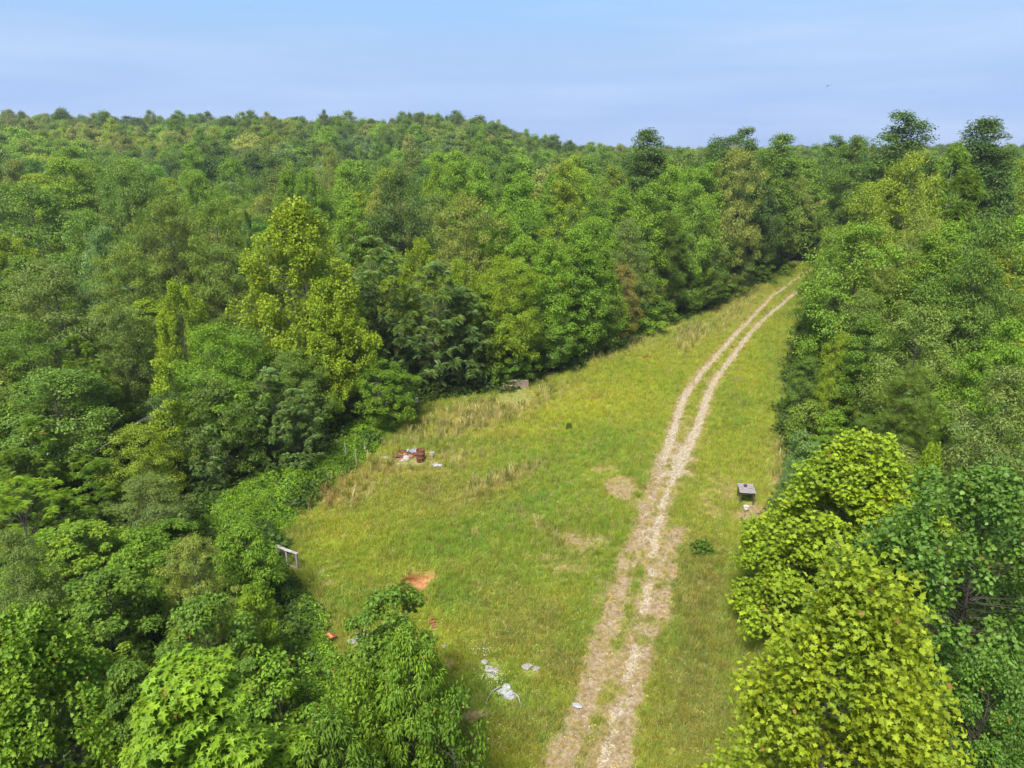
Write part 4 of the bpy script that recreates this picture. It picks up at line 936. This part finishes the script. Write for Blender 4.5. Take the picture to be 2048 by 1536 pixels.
# ---- undergrowth of the wood and the bramble bank
CL = [weedclump('understory_a', 110, 0.9, 0.20, 21, .8), weedclump('understory_b', 100, 0.8, 0.24, 22, 1.0), weedclump('bramble_a', 120, 0.62, 0.13, 23, .7), weedclump('bramble_b', 120, 0.5, 0.11, 24, .9)]
m_ = 26000; ya = 13 + 95 * rng.random(m_) ** 1.25; xa = (rng.random(m_) * 2 - 1) * (ya * 0.8 + 4)
ed = wpoly_edge(xa, ya, CLEARW); k = ~inclear(xa, ya) & ~((ya < 27) & (xa > 0) & (ed < 4)) & (rng.random(m_) < np.where(ed < 9, 1, .35)); xa, ya = xa[k], ya[k]; n = len(xa)
u_, v_ = project(xa, ya, 0.0)
tn = np.array([[0.060, 0.105, 0.018]]) * rng.uniform(.6, 1.4, (n, 1)); sc = rng.uniform(.6, 1.3, n) * np.interp(ya, [14, 35], [.5, 1])
scatter('woodland_undergrowth', np.stack([xa, ya, gz(xa, ya) - .05], 1), rnd_rot(n, .15), np.stack([sc, sc, sc * rng.uniform(.8, 1.6, n)], 1), tn, (rng.random(n) < .5) * 1, CL[:2], 'dark leafy undergrowth covering the floor of the wood', 'undergrowth')
BR = [(360, 1090), (420, 1010), (500, 960), (620, 930), (690, 860), (760, 815), (820, 812), (790, 860), (720, 925), (640, 985), (600, 1020), (560, 1075), (520, 1100)]
BRW = [tuple(gnd(u, v)[:2]) for u, v in BR]
BR2W = [tuple(gnd(u, v)[:2]) for u, v in [(600, 1190), (640, 1230), (660, 1330), (700, 1420), (660, 1536), (380, 1536), (430, 1400), (560, 1300), (580, 1200)]]
m_ = 90000; ya = 16 + 50 * rng.random(m_); xa = -30 + 34 * rng.random(m_)
k = (inpoly(xa, ya, BRW) & (rng.random(m_) < .9)) | (inpoly(xa, ya, BR2W) & (rng.random(m_) < .6)); xa, ya = xa[k], ya[k]; n = len(xa)
e1 = np.minimum(wpoly_edge(xa, ya, BRW), 1.6); hh = 0.15 + 0.55 * e1 * (0.35 + 1.1 * fbm(xa, ya, 2.4, 3, 4.0)); hh = np.where(inpoly(xa, ya, BRW), hh, .3)
tn = np.array([[0.170, 0.285, 0.024]]) * rng.uniform(.65, 1.3, (n, 1)) * (0.75 + .5 * fbm(xa, ya, 3, 2)[:, None]); sc = rng.uniform(.45, .9, n)
zz = gz(xa, ya) + hh * rng.uniform(.35, 1, n) - .12
scatter('bramble_thicket', np.stack([xa, ya, zz], 1), rnd_rot(n, .35), np.stack([sc, sc, sc], 1), tn, 0 + (rng.random(n) < .5) * 1, CL[2:], 'bright green bramble thicket spilling along the left edge of the grass', 'bramble')
print('bramble', n)
# low weeds and small shrubs on the verge
for (u, v, w, lab) in [(1570, 548, 26, 'upright light green shrub on the verge beside the far ruts'), (1548, 568, 16, 'small dark shrub on the verge left of the light green one'), (1530, 560, 30, 'low shrub on the verge against the trees'),
                       (1405, 1092, 44, 'dark green weed clump on the grass below the grey table'), (1138, 855, 14, 'tiny dark weed clump alone in the bright grass'), (1560, 1080, 40, 'dark seedling pine beside the broad yellow-green sycamore')]:
    x, y, _ = gnd(u, v + w * .3); D = math.hypot(y, CAMZ); Wm = w * D / FPX
    add_tree(('clump' if 'weed' in lab else 'bush0') if 'pine' not in lab else 'pine1', x, y, float(gz(np.array([x]), np.array([y]))[0]), Wm * (1.0 if w < 40 else .55), Wm, np.array(T['bg' if 'light' in lab else 'mg']) * np.array(1.2), lab, 'shrub' if 'pine' not in lab else 'tree', name=('weed_clump' if 'weed' in lab else 'shrub') if 'pine' not in lab else 'pine_seedling')
# leaning dead branches on the left
for (u, v, D, H, lab, rz) in [(165, 915, 37, 6.0, 'bleached dead branch leaning across the left thicket', 0.15), (600, 1262, 26.0, 1.7, 'thin arching dead branch over the splintered stump', 0.1)]:
    p, t = at_dist(u, v, D)
    zg = float(gz(np.array([p[0]]), np.array([p[1]]))[0])
    o = add_tree('bare1', p[0], p[1], max(zg, p[2]) - (0 if p[2] < 1 else 0), H, H, (0, 0, 0), lab, 'branch', rz=rz, name='dead_branch')
# ================================================================== THINGS IN THE CLEARING
M['greywood'] = mat('weathered_grey_wood', (0.12, 0.10, 0.10), 0.85, .2, (6, (0.30, 0.27, 0.28), .45), .3)
M['palewood'] = mat('sun_bleached_grey_wood', (0.17, 0.15, 0.145), 0.85, .2, (6, (0.36, 0.33, 0.33), .45), .3)
M['darkwood'] = mat('dark_stained_wood', (0.035, 0.03, 0.03), 0.8, .2, (6, (0.09, 0.08, 0.075), .5), .2)
M['rust'] = mat('rusty_steel', (0.07, 0.022, 0.012), 0.85, .3, (5, (0.17, 0.075, 0.045), .45), .3, .2)
M['white'] = mat('dirty_white_plastic', (0.17, 0.17, 0.175), 0.6, .3, (7, (0.40, 0.40, 0.42), .5))
M['cream'] = mat('old_cream_plastic', (0.32, 0.31, 0.23), 0.55, .4, (5, (0.48, 0.47, 0.37), .5))
M['black'] = mat('black_rubber', (0.012, 0.012, 0.013), 0.6, .4, (6, (0.04, 0.04, 0.045), .5))
M['orange'] = mat('faded_orange_plastic', (0.20, 0.06, 0.02), 0.6, .4, (6, (0.40, 0.16, 0.07), .5))
M['grey'] = mat('grey_ash_and_tarp', (0.12, 0.12, 0.135), 0.85, .2, (4, (0.28, 0.27, 0.30), .5), .3)
M['concrete'] = mat('pale_broken_concrete', (0.15, 0.135, 0.12), 0.9, .2, (6, (0.32, 0.295, 0.28), .5), .5)
M['redwood'] = mat('faded_dark_red_paint', (0.10, 0.02, 0.015), 0.6, .3, (5, (0.26, 0.05, 0.035), .5))
M['pinkwood'] = mat('sun_bleached_red_paint', (0.36, 0.17, 0.13), 0.8, .2, (6, (0.55, 0.36, 0.30), .5))
M['brownboard'] = mat('weathered_brown_board', (0.15, 0.11, 0.09), 0.85, .2, (4, (0.25, 0.19, 0.16), .5), .2)
M['freshwood'] = mat('splintered_orange_wood', (0.28, 0.10, 0.03), 0.8, .2, (6, (0.50, 0.25, 0.09), .5), .4)
M['darkbird'] = mat('dark_plumage', (0.012, 0.012, 0.015), 0.7, .2, (6, (0.03, 0.03, 0.035), .5))
M['brick'] = mat('brown_brick', (0.16, 0.055, 0.03), 0.9, .2, (6, (0.28, 0.11, 0.06), .5), .4)
M['petal'] = mat('white_petals', (0.5, 0.5, 0.46), 0.7, .2, (4, (0.6, 0.6, 0.56), .5))

def box(c, s, rz=0.0, ry=0.0, rx=0.0, jit=0.0, seed=0):
    r = np.random.default_rng(seed)
    v = np.array([(x, y, z) for x in (-.5, .5) for y in (-.5, .5) for z in (-.5, .5)]) * np.array(s) + jit * r.normal(size=(8, 3))
    mt = np.array(Matrix.Rotation(rz, 3, 'Z') @ Matrix.Rotation(ry, 3, 'Y') @ Matrix.Rotation(rx, 3, 'X')); v = v @ mt.T + np.array(c)
    f = [(0, 1, 3, 2), (4, 6, 7, 5), (0, 4, 5, 1), (2, 3, 7, 6), (0, 2, 6, 4), (1, 5, 7, 3)]
    return v, f
def bx(name, c, s, m, parent=None, bev=0.006, **kw):
    v, f = box(c, s, **kw); me = mesh_from(name, v, f, m); o = obj(name, me, parent)
    if bev:
        b = o.modifiers.new('bevel', 'BEVEL'); b.width = bev; b.segments = 1
    return o
def lathe(name, prof, m, parent=None, n=24, loc=(0, 0, 0), rot=(0, 0, 0), smooth=True):
    V = []; F = []; k = len(prof)
    for i in range(n):
        a = 2 * math.pi * i / n
        for (r, z) in prof: V.append((r * math.cos(a), r * math.sin(a), z))
    for i in range(n):
        j = (i + 1) % n
        for q in range(k - 1): F.append((i * k + q, j * k + q, j * k + q + 1, i * k + q + 1))
    me = mesh_from(name, V, F, m, smooth=smooth); return obj(name, me, parent, loc, rot)
def rock(name, m, sx, sy, sz, seed, parent=None, loc=(0, 0, 0)):
    r = np.random.default_rng(seed); V = []; F = []; nu, nv = 9, 6
    for j in range(nv + 1):
        t = math.pi * j / nv
        for i in range(nu):
            a = 2 * math.pi * i / nu; q = 1 + 0.26 * r.normal()
            V.append((sx * q * math.sin(t) * math.cos(a), sy * q * math.sin(t) * math.sin(a), sz * math.cos(t) * (1 + .22 * r.normal())))
    for j in range(nv):
        for i in range(nu):
            F.append((j * nu + i, (j + 1) * nu + i, (j + 1) * nu + (i + 1) % nu, j * nu + (i + 1) % nu))
    return obj(name, mesh_from(name, V, F, m), parent, loc)
def spot(u, v):
    x, y, _ = gnd(u, v); return x, y, float(gz(np.array([x]), np.array([y]))[0])

# --- table: grey plank top on dark legs
x, y, z = spot(1496, 1011)
y += 0.55; tb = tag(empty('table', (x, y, z), R(-9)), 'weathered grey plank table on dark legs standing beside the gravel', 'table')
tw, td, th = 0.90, 1.25, 0.80
for i in range(7):
    wv = td / 7; bx('plank', (0, -td / 2 + wv * (i + .5), th + 0.003 * (i % 3)), (tw + 0.012 * (i % 2), wv - 0.012, 0.04), M['greywood'], tb, seed=i)
for s in (-1, 1):
    bx('apron', (0, s * (td / 2 - 0.08), th - 0.075), (tw - 0.12, 0.035, 0.10), M['darkwood'], tb)
    bx('side_rail', (s * (tw / 2 - 0.06), 0, th - 0.075), (0.035, td - 0.24, 0.10), M['darkwood'], tb)
for sx in (-1, 1):
    for sy in (-1, 1): bx('leg', (sx * (tw / 2 - 0.07), sy * (td / 2 - 0.14), (th - 0.022) / 2 - .04), (0.075, 0.075, th - 0.03 + .04), M['darkwood'], tb)
# rusty pot on it
Mt = tb.matrix_basis
pw = Mt @ Vector((-0.05, 0.18, th + 0.024))
pot = tag(empty('rusty_pot', pw), 'small rusty dark pot standing on the grey table', 'pot')
lathe('bowl', [(0, 0), (0.07, 0), (0.095, 0.10), (0.085, 0.10), (0.06, 0.015), (0, 0.015)], M['rust'], pot, 16)
lathe('rim', [(0.088, 0.100), (0.108, 0.100), (0.108, 0.115), (0.088, 0.115), (0.088, 0.100)], M['black'], pot, 16)
pw = Mt @ Vector((0.20, 0.02, th + 0.024)); pl = tag(empty('rag', pw), 'crumpled dark rag lying right of the rusty pot', 'rag')
rock('cloth', M['grey'], 0.13, 0.08, 0.03, 4, pl, (0, 0, .02))
def bucket(x, y, z, h, r, m, lab, inner=None, tilt=(0, 0, 0)):
    o = tag(empty('bucket', (x, y, z)), lab, 'bucket'); o.rotation_euler = tilt
    lathe('body', [(0, 0.004), (r * .84, 0), (r, h), (r * .94, h), (r * .80, .02), (0, .02)], m, o, 22)
    lathe('rim', [(r * .995, h - .03), (r * 1.07, h - .03), (r * 1.07, h), (r * .97, h + .004)], m, o, 22)
    V, F = [], []; a = np.linspace(-1.5, 1.5, 9); tube(V, F, [(r * 1.06 * math.sin(q), -r * 1.06 * math.cos(q), h - .05 - .12 * math.cos(q)) for q in a], [.006] * 9, 4)
    obj('handle', mesh_from('bucket_handle', np.concatenate(V), F, M['grey']), o)
    if inner: lathe('liquid', [(0, h * .8), (r * .93, h * .8)], inner, o, 22)
    return o
x, y, z = spot(1491, 1024); bucket(x, y, z - .01, 0.36, 0.150, M['cream'], 'old cream bucket in front of the grey plank table', M['grey'])

# --- burn barrel and the rubbish heap
x, y, z = spot(842, 922); br = tag(empty('burn_barrel', (x, y, z)), 'rusty open-topped steel barrel beside the rubbish heap', 'barrel')
lathe('drum', [(0.27, -.05), (0.285, 0.02), (0.285, 0.27), (0.298, 0.29), (0.285, 0.31), (0.285, 0.56), (0.298, 0.58), (0.285, 0.60), (0.285, 0.84), (0.268, 0.84), (0.262, 0.5), (0.255, 0.10), (0, 0.08)], M['rust'], br, 28)
lathe('rim', [(0.262, 0.835), (0.302, 0.835), (0.302, 0.865), (0.262, 0.865), (0.262, .835)], M['rust'], br, 28)
x, y, z = spot(864, 913); bucket(x, y, z, 0.34, 0.15, M['white'], 'white bucket of dark water right of the rusty barrel', M['black'])
def heap_item(u, v, kind, lab, cat, name, m, s, seed, dz=0.0, rot=(0, 0, 0)):
    x, y, z = spot(u, v); o = tag(empty(name, (x, y, z + dz)), lab, cat); o.rotation_euler = rot
    if kind == 'rock': rock('lump', m, *s, seed, o, (0, 0, s[2] * .55))
    elif kind == 'disc': lathe('disc', [(0, .02), (s[0] * .9, .03), (s[0], 0), (s[0] * .9, -.01), (0, 0)], m, o, 22); lathe('rim', [(s[0] * .93, .034), (s[0] * 1.03, .02), (s[0] * 1.02, -.004)], m, o, 22)
    elif kind == 'can': lathe('shell', [(0, 0), (s[0], 0), (s[0], s[2]), (s[0] * .9, s[2] + .02), (0, s[2] + .02)], m, o, 16); lathe('spout', [(s[0] * .25, s[2] + .02), (s[0] * .22, s[2] + .09), (0, s[2] + .09)], M['black'], o, 10)
    elif kind == 'board': bx('board', (0, 0, s[2] / 2), s, m, o); bx('batten', (s[0] * .2, 0, s[2] + .012), (.05, s[1] * .9, .024), m, o)
    return o
heap_item(794, 914, 'rock', 'rusty crumpled sheet at the left end of the rubbish heap', 'scrap metal', 'scrap_metal', M['rust'], (.32, .25, .14), 1)
heap_item(803, 905, 'rock', 'brown rusted lump behind the rubbish heap', 'scrap metal', 'scrap_metal', M['rust'], (.28, .2, .16), 2)
heap_item(805, 919, 'rock', 'pale orange crumpled packaging low in the rubbish heap', 'litter', 'litter', M['orange'], (.2, .13, .09), 3)
heap_item(808, 909, 'can', 'faded orange fuel can in the rubbish heap', 'can', 'fuel_can', M['orange'], (.15, .15, .30), 4, 0, (R(70), 0, R(30)))
heap_item(804, 903, 'rock', 'black plastic scrap behind the orange fuel can', 'litter', 'litter', M['black'], (.18, .12, .10), 5)
heap_item(816, 903, 'rock', 'white plastic jug behind the orange fuel can', 'jug', 'plastic_jug', M['white'], (.13, .10, .13), 6)
heap_item(819, 907, 'rock', 'black rubber scrap in the middle of the rubbish heap', 'litter', 'litter', M['black'], (.2, .15, .10), 7)
heap_item(813, 919, 'disc', 'white oval lid leaning at the front of the rubbish heap', 'lid', 'plastic_disc', M['white'], (.22,), 8, .14, (R(32), R(25), 0))
heap_item(804, 921, 'rock', 'pale plastic bag beside the white oval lid', 'bag', 'plastic_bag', M['white'], (.16, .1, .07), 9)
heap_item(821, 914, 'board', 'faded orange board lying right of the oval lid', 'board', 'board', M['orange'], (.42, .22, .03), 10, .10, (R(18), 0, R(-35)))
heap_item(829, 904, 'rock', 'grey ash and tarpaulin piled left of the barrel', 'tarpaulin', 'tarpaulin', M['grey'], (.42, .3, .16), 11)
heap_item(829, 911, 'rock', 'reddish scrap metal against the front of the barrel', 'scrap metal', 'scrap_metal', M['rust'], (.30, .2, .14), 12)
heap_item(838, 917, 'rock', 'orange rusted scrap under the barrel', 'scrap metal', 'scrap_metal', M['rust'], (.18, .14, .10), 13)
heap_item(770, 916, 'rock', 'low tan stone left of the rubbish heap', 'stone', 'stone', M['concrete'], (.26, .2, .08), 14)
heap_item(874, 932, 'rock', 'white crumpled sack on the grass right of the heap', 'sack', 'white_sack', M['white'], (.30, .20, .12), 15)
heap_item(867, 931, 'rock', 'smaller pale crumpled scrap touching the white sack', 'litter', 'litter', M['concrete'], (.18, .14, .08), 16)

# --- wooden box and red crate against the trees
x, y, z = spot(1038, 774); wb = tag(empty('wooden_box', (x, y, z), R(-3)), 'long weathered brown wooden box lying against the tree line', 'box')
for i in range(3): bx('board', (0, -0.22, 0.12 + i * 0.215), (1.62, 0.03, 0.205), M['brownboard'], wb)
bx('back_panel', (0, 0.22, 0.335), (1.62, 0.03, 0.63), M['brownboard'], wb)
for s in (-1, 1): bx('end_panel', (s * 0.82, 0, 0.335), (0.03, 0.50, 0.64), M['pinkwood' if s > 0 else 'brownboard'], wb)
bx('lid', (0, 0, 0.668), (1.68, 0.52, 0.03), M['brownboard'], wb)
x, y, z = spot(1018, 775); y -= .35; rc_ = tag(empty('red_crate', (x, y, z), R(4)), 'low dark red open-fronted crate before the long brown box', 'crate')
for s in (-1, 1): bx('top_board', (s * 0.26, 0, 0.36), (0.50, 0.42, 0.03), M['pinkwood'], rc_)
bx('back_panel', (0, 0.19, 0.20), (1.0, 0.025, 0.28), M['redwood'], rc_)
for q in (-.5, 0.02, .5): bx('divider', (q, -0.01, 0.20), (0.028, 0.38, 0.28), M['redwood'], rc_)
bx('front_panel', (-0.24, -0.19, 0.22), (0.46, 0.025, 0.20), M['redwood'], rc_)
bx('bottom_rail', (-0.05, -0.215, 0.075), (0.95, 0.03, 0.05), M['pinkwood'], rc_)
bx('base_board', (0, 0, 0.035), (1.04, 0.4, 0.03), M['redwood'], rc_)
# grey stump post at the edge
x, y, z = spot(834, 806); st = tag(empty('stump', (x, y, z)), 'weathered grey stump in the tall grass at the forest edge', 'stump')
lathe('trunk', [(.16, -.1), (.14, .2), (.13, .42), (.12, .45)], M['deadwood'], st, 11); lathe('cut_face', [(0, .43), (.125, .45)], M['greywood'], st, 11)

# --- wooden rail
A = gnd(597, 1142); z0 = float(gz(A[:1], A[1:2])[0]); topz = 1.02
pA = np.array([A[0], A[1], z0]); d_ = ray(557, 1093); t_ = (topz - CAMZ) / d_[2]; B = d_ * t_; B[2] = 0
L = B[:2] - A[:2]; Ln = np.hypot(*L); ang = math.atan2(L[1], L[0]); Ln = Ln * 1.2
ra = tag(empty('wooden_rail', (A[0], A[1], z0), ang), 'grey wooden rail standing half hidden by a sapling', 'rail')
bx('top_rail', (Ln / 2 - .06, 0, topz - .02), (Ln, 0.15, 0.05), M['palewood'], ra, .008)
bx('under_rail', (Ln / 2 - .02, 0.0, topz - .115), (Ln - .2, 0.04, 0.13), M['darkwood'], ra, .006)
for i, q in enumerate((0.0, 0.5, 1.0)): bx('post', (q * (Ln - .12) + .02, 0, topz / 2 - .16), (0.10, 0.10, topz + .20), M['palewood'], ra, .008)
bx('bottom_rail', (Ln / 2 - .1, -0.075, 0.06), (Ln, 0.05, 0.09), M['greywood'], ra, .008)
bx('loose_board', (Ln * .33, 0.05, topz + .017), (Ln * .30, 0.17, 0.025), M['white'], ra, .004, rz=.06)
bx('loose_board', (Ln * .86, -0.02, topz + .017), (Ln * .22, 0.14, 0.025), M['greywood'], ra, .004, rz=-.05)
heap_item(563, 1122, 'rock', 'small pale litter under the left end of the wooden rail', 'litter', 'litter', M['white'], (.10, .07, .05), 31)

# --- splintered stump
x, y, z = spot(652, 1274); sp_ = tag(empty('splintered_stump', (x, y, z), R(-35)), 'splintered orange stump torn open beside the brambles', 'stump')
for i, (px, py, l, a, b, w) in enumerate([(-.1, .05, 1.0, .12, 0, .09), (-.25, .0, .8, .25, .2, .06), (0.05, -.08, .9, .06, -.15, .07), (.35, .0, .55, .02, .1, .12), (.45, -.12, .4, -.05, -.2, .1)]):
    v, f = box((px, py, .12 + .05 * i), (l, w, .05), b, a, 0, .012, i); obj('splinter', mesh_from('splinter', v, f, M['freshwood'] if i % 2 == 0 else M['redwood']), sp_)
lathe('root', [(.20, -.15), (.17, .1), (.12, .30), (0, .26)], M['bark'], sp_, 10, (-.45, -.12, 0), (R(20), R(-30), 0))
# --- white scraps, stones, lid
for i, (u, v, s, l) in enumerate([(712, 1267, .11, 'uppermost white plastic scrap left of the leafy crown'), (718, 1277, .13, 'white crumpled bag below the uppermost white scrap'), (728, 1263, .10, 'white scrap close against the leafy crown'),
                                  (735, 1270, .09, 'small white scrap half under the leafy crown'), (747, 1275, .10, 'white scrap at the right of the scattered group')]):
    heap_item(u, v, 'rock', l, 'litter', 'litter', M['white'], (s, s * .8, s * .5), 40 + i)
heap_item(714, 1285, 'rock', 'broad pale concrete piece below the white scraps', 'stone', 'concrete_piece', M['concrete'], (.30, .2, .10), 47)
heap_item(703, 1286, 'rock', 'pale grey stone at the left of the white scraps', 'stone', 'stone', M['concrete'], (.18, .12, .07), 48)
heap_item(969, 1326, 'disc', 'round white lid lying at the top of the stone pile', 'lid', 'plastic_disc', M['white'], (.14,), 50, .06, (R(6), R(4), 0))
for i, (u, v, s, l) in enumerate([(977, 1335, .15, 'pinkish stone touching the round white lid'), (980, 1341, .19, 'largest pale stone in the middle of the stone pile'), (990, 1342, .15, 'grey stone at the right of the stone pile'), (984, 1352, .12, 'small pale stone at the foot of the stone pile'),
                                  (1053, 1334, .19, 'flat grey stone in the grass right of the stone pile'), (1073, 1338, .16, 'second flat pale stone right of the flat grey one'), (1154, 1410, .18, 'lone white stone beside the gravel track'), (888, 1295, .16, 'pale stone in the grass right of the dark leafy crown'),
                                  (1005, 1384, .20, 'white chunk at the left of the broken slab'), (1020, 1392, .24, 'broad broken white slab sunk in weeds'), (1012, 1373, .18, 'upright pale slab above the broken white one'), (1240, 685, .35, 'pale stone at the foot of the trees far up the clearing')]):
    heap_item(u, v, 'rock', l, 'stone', 'stone', M['concrete' if 'white' not in l else 'white'], (s, s * .75, s * .42), 60 + i)
# curled pale strips by the slab
for i, (pts, l) in enumerate([([(1000, 1378), (985, 1386), (975, 1400), (971, 1416)], 'thin pale strip curling left from the broken slab'), ([(1030, 1392), (1037, 1398), (1041, 1410), (1042, 1416)], 'thin white strip curling right from the broken slab')]):
    V, F = [], []; w3 = [np.array(spot(*p)) + np.array([0, 0, .16 - .04 * j]) for j, p in enumerate(pts)]; tube(V, F, w3, [.02] * len(w3), 4)
    tag(obj('plastic_strip', mesh_from('plastic_strip', np.concatenate(V), F, M['white'])), l, 'strip')
# bricks in the grass
x, y, z = spot(867, 1250); bk = tag(empty('brick_pile', (x, y, z), R(25)), 'small pile of brown bricks in the grass', 'bricks')
for i, (a, b, c, r_) in enumerate([(0, 0, 0, .1), (.03, .22, 0, .3), (-.02, .1, .075, -.2), (.01, .32, .07, .5), (.0, -.18, .0, -.1)]): bx('brick', (a, b, c + .04), (.21, .10, .07), M['brick'], bk, rz=r_)
# broom of dead reddish weed beside stone pile and fallen grey stick by the pit
V, F = [], []; w3 = [np.array(spot(797, 1180)) + [0, 0, .05], np.array(spot(812, 1182)) + [0, 0, .06]]; tube(V, F, w3, [.03, .025], 5)
tag(obj('stick', mesh_from('stick', np.concatenate(V), F, M['deadwood'])), 'short pale stick lying beside the orange clay pit', 'stick')
# mullein-like flower spikes
for i, (u, v, h, l) in enumerate([(676, 905, 1.5, 'tall pale flower spike at the left of the bramble edge'), (693, 915, 1.7, 'tallest pale flower spike among the brambles'), (713, 925, 1.5, 'bare yellowish flower spike nearest the dry grass'), (731, 898, 1.1, 'short white flower spike left of the rubbish heap')]):
    x, y, z = spot(u, v + 14); o = tag(empty('flower_spike', (x, y, z)), l, 'flower'); V, F = [], []; tube(V, F, [(0, 0, -.05), (.02, .01, h * .5), (.0, .03, h)], [.018, .014, .008], 5); obj('stem', mesh_from('spike_stem', np.concatenate(V), F, M['cream']), o)
    r = np.random.default_rng(i); n_ = 60; q = np.stack([r.normal(size=n_) * .045, r.normal(size=n_) * .045, h * (.45 + .55 * r.random(n_))], 1); V, F = leaf_mesh(q, r.normal(size=(n_, 3)), r.normal(size=(n_, 3)), np.full(n_, .045), *L_QUAD); obj('flowers', mesh_from('spike_flowers', V, F, M['cream']), o)
# daisies scattered near the stones
n_ = 150; uu = np.concatenate([rng.normal(985, 14, 60), rng.uniform(900, 1180, 60), rng.normal(960, 12, 30)]); vv = np.concatenate([rng.normal(1360, 6, 60), rng.uniform(1100, 1500, 60), rng.normal(1306, 5, 30)])
P_ = np.array([gnd(a, b) for a, b in zip(uu, vv)]); P_[:, 2] = gz(P_[:, 0], P_[:, 1]) + rng.uniform(.12, .3, n_)
V, F = [], []
for p in P_:
    k = sum(len(a) for a in V); a = np.arange(6) * 1.047; V.append(np.stack([p[0] + .016 * np.cos(a), p[1] + .016 * np.sin(a), np.full(6, p[2])], 1)); F.append(tuple(range(k, k + 6)))
tag(obj('daisies', mesh_from('daisies', np.concatenate(V), F, M['petal'])), 'tiny white wildflowers sprinkled through the grass by the stones', 'wildflowers', kind='stuff')

# --- bird
p, t = at_dist(1655, 172, 85)
bd = tag(empty('bird', p, R(-20), (.8, .8, .8)), 'small dark bird flying high over the right-hand trees', 'bird')
V, F = [], []; tube(V, F, [(0, -.26, 0), (0, -.18, .02), (0, 0, .02), (0, .16, 0), (0, .24, .03), (0, .31, .02)], [.02, .06, .085, .06, .045, .01], 8); body = obj('body', mesh_from('bird_body', np.concatenate(V), F, M['darkbird'], smooth=True), bd)
def wing(s):
    pts = [(0.03, .14), (.22, .20), (.42, .12), (.60, -.02), (.40, -.05), (.20, -.06), (.03, -.08)]; zf = lambda q: .0 + (.22 * q if s > 0 else -.45 * q)
    top = [(s * a * (1 if s > 0 else .55), b - (0 if s > 0 else .10 * a), .03 + zf(a)) for a, b in pts]; bot = [(a, b, c - .015) for a, b, c in top]; n = len(pts)
    f = [tuple(range(n)), tuple(range(2 * n - 1, n - 1, -1))] + [(i, i + n, (i + 1) % n + n, (i + 1) % n) for i in range(n)]
    return obj('wing', mesh_from('bird_wing', top + bot, f, M['darkbird']), bd)
wing(1); wing(-1)
v, f = box((0, -.33, -.03), (.15, .18, .015), 0, 0, -.3); obj('tail', mesh_from('bird_tail', v, f, M['darkbird']), bd)

# ================================================================== HAZE
GZMIN = float(Z.min())
hv, hf = box((0, 650, 24), (3200, 1800, 74))
hv[:, 2] = np.where(hv[:, 2] < 24, GZMIN - 1.0, 62.0)
hm = bpy.data.materials.new('summer_haze'); hm.use_nodes = True; hn = hm.node_tree; hn.nodes.clear()
ho = hn.nodes.new('ShaderNodeOutputMaterial'); hp = hn.nodes.new('ShaderNodeVolumePrincipled')
hp.inputs['Color'].default_value = (0.80, 0.88, 1.0, 1); hp.inputs['Density'].default_value = 0.00022; hp.inputs['Anisotropy'].default_value = 0.2
hn.links.new(hp.outputs[0], ho.inputs['Volume'])
haze = tag(obj('haze', mesh_from('haze', hv, hf, hm)), 'faint blue summer haze over the far woods', 'haze', kind='stuff')
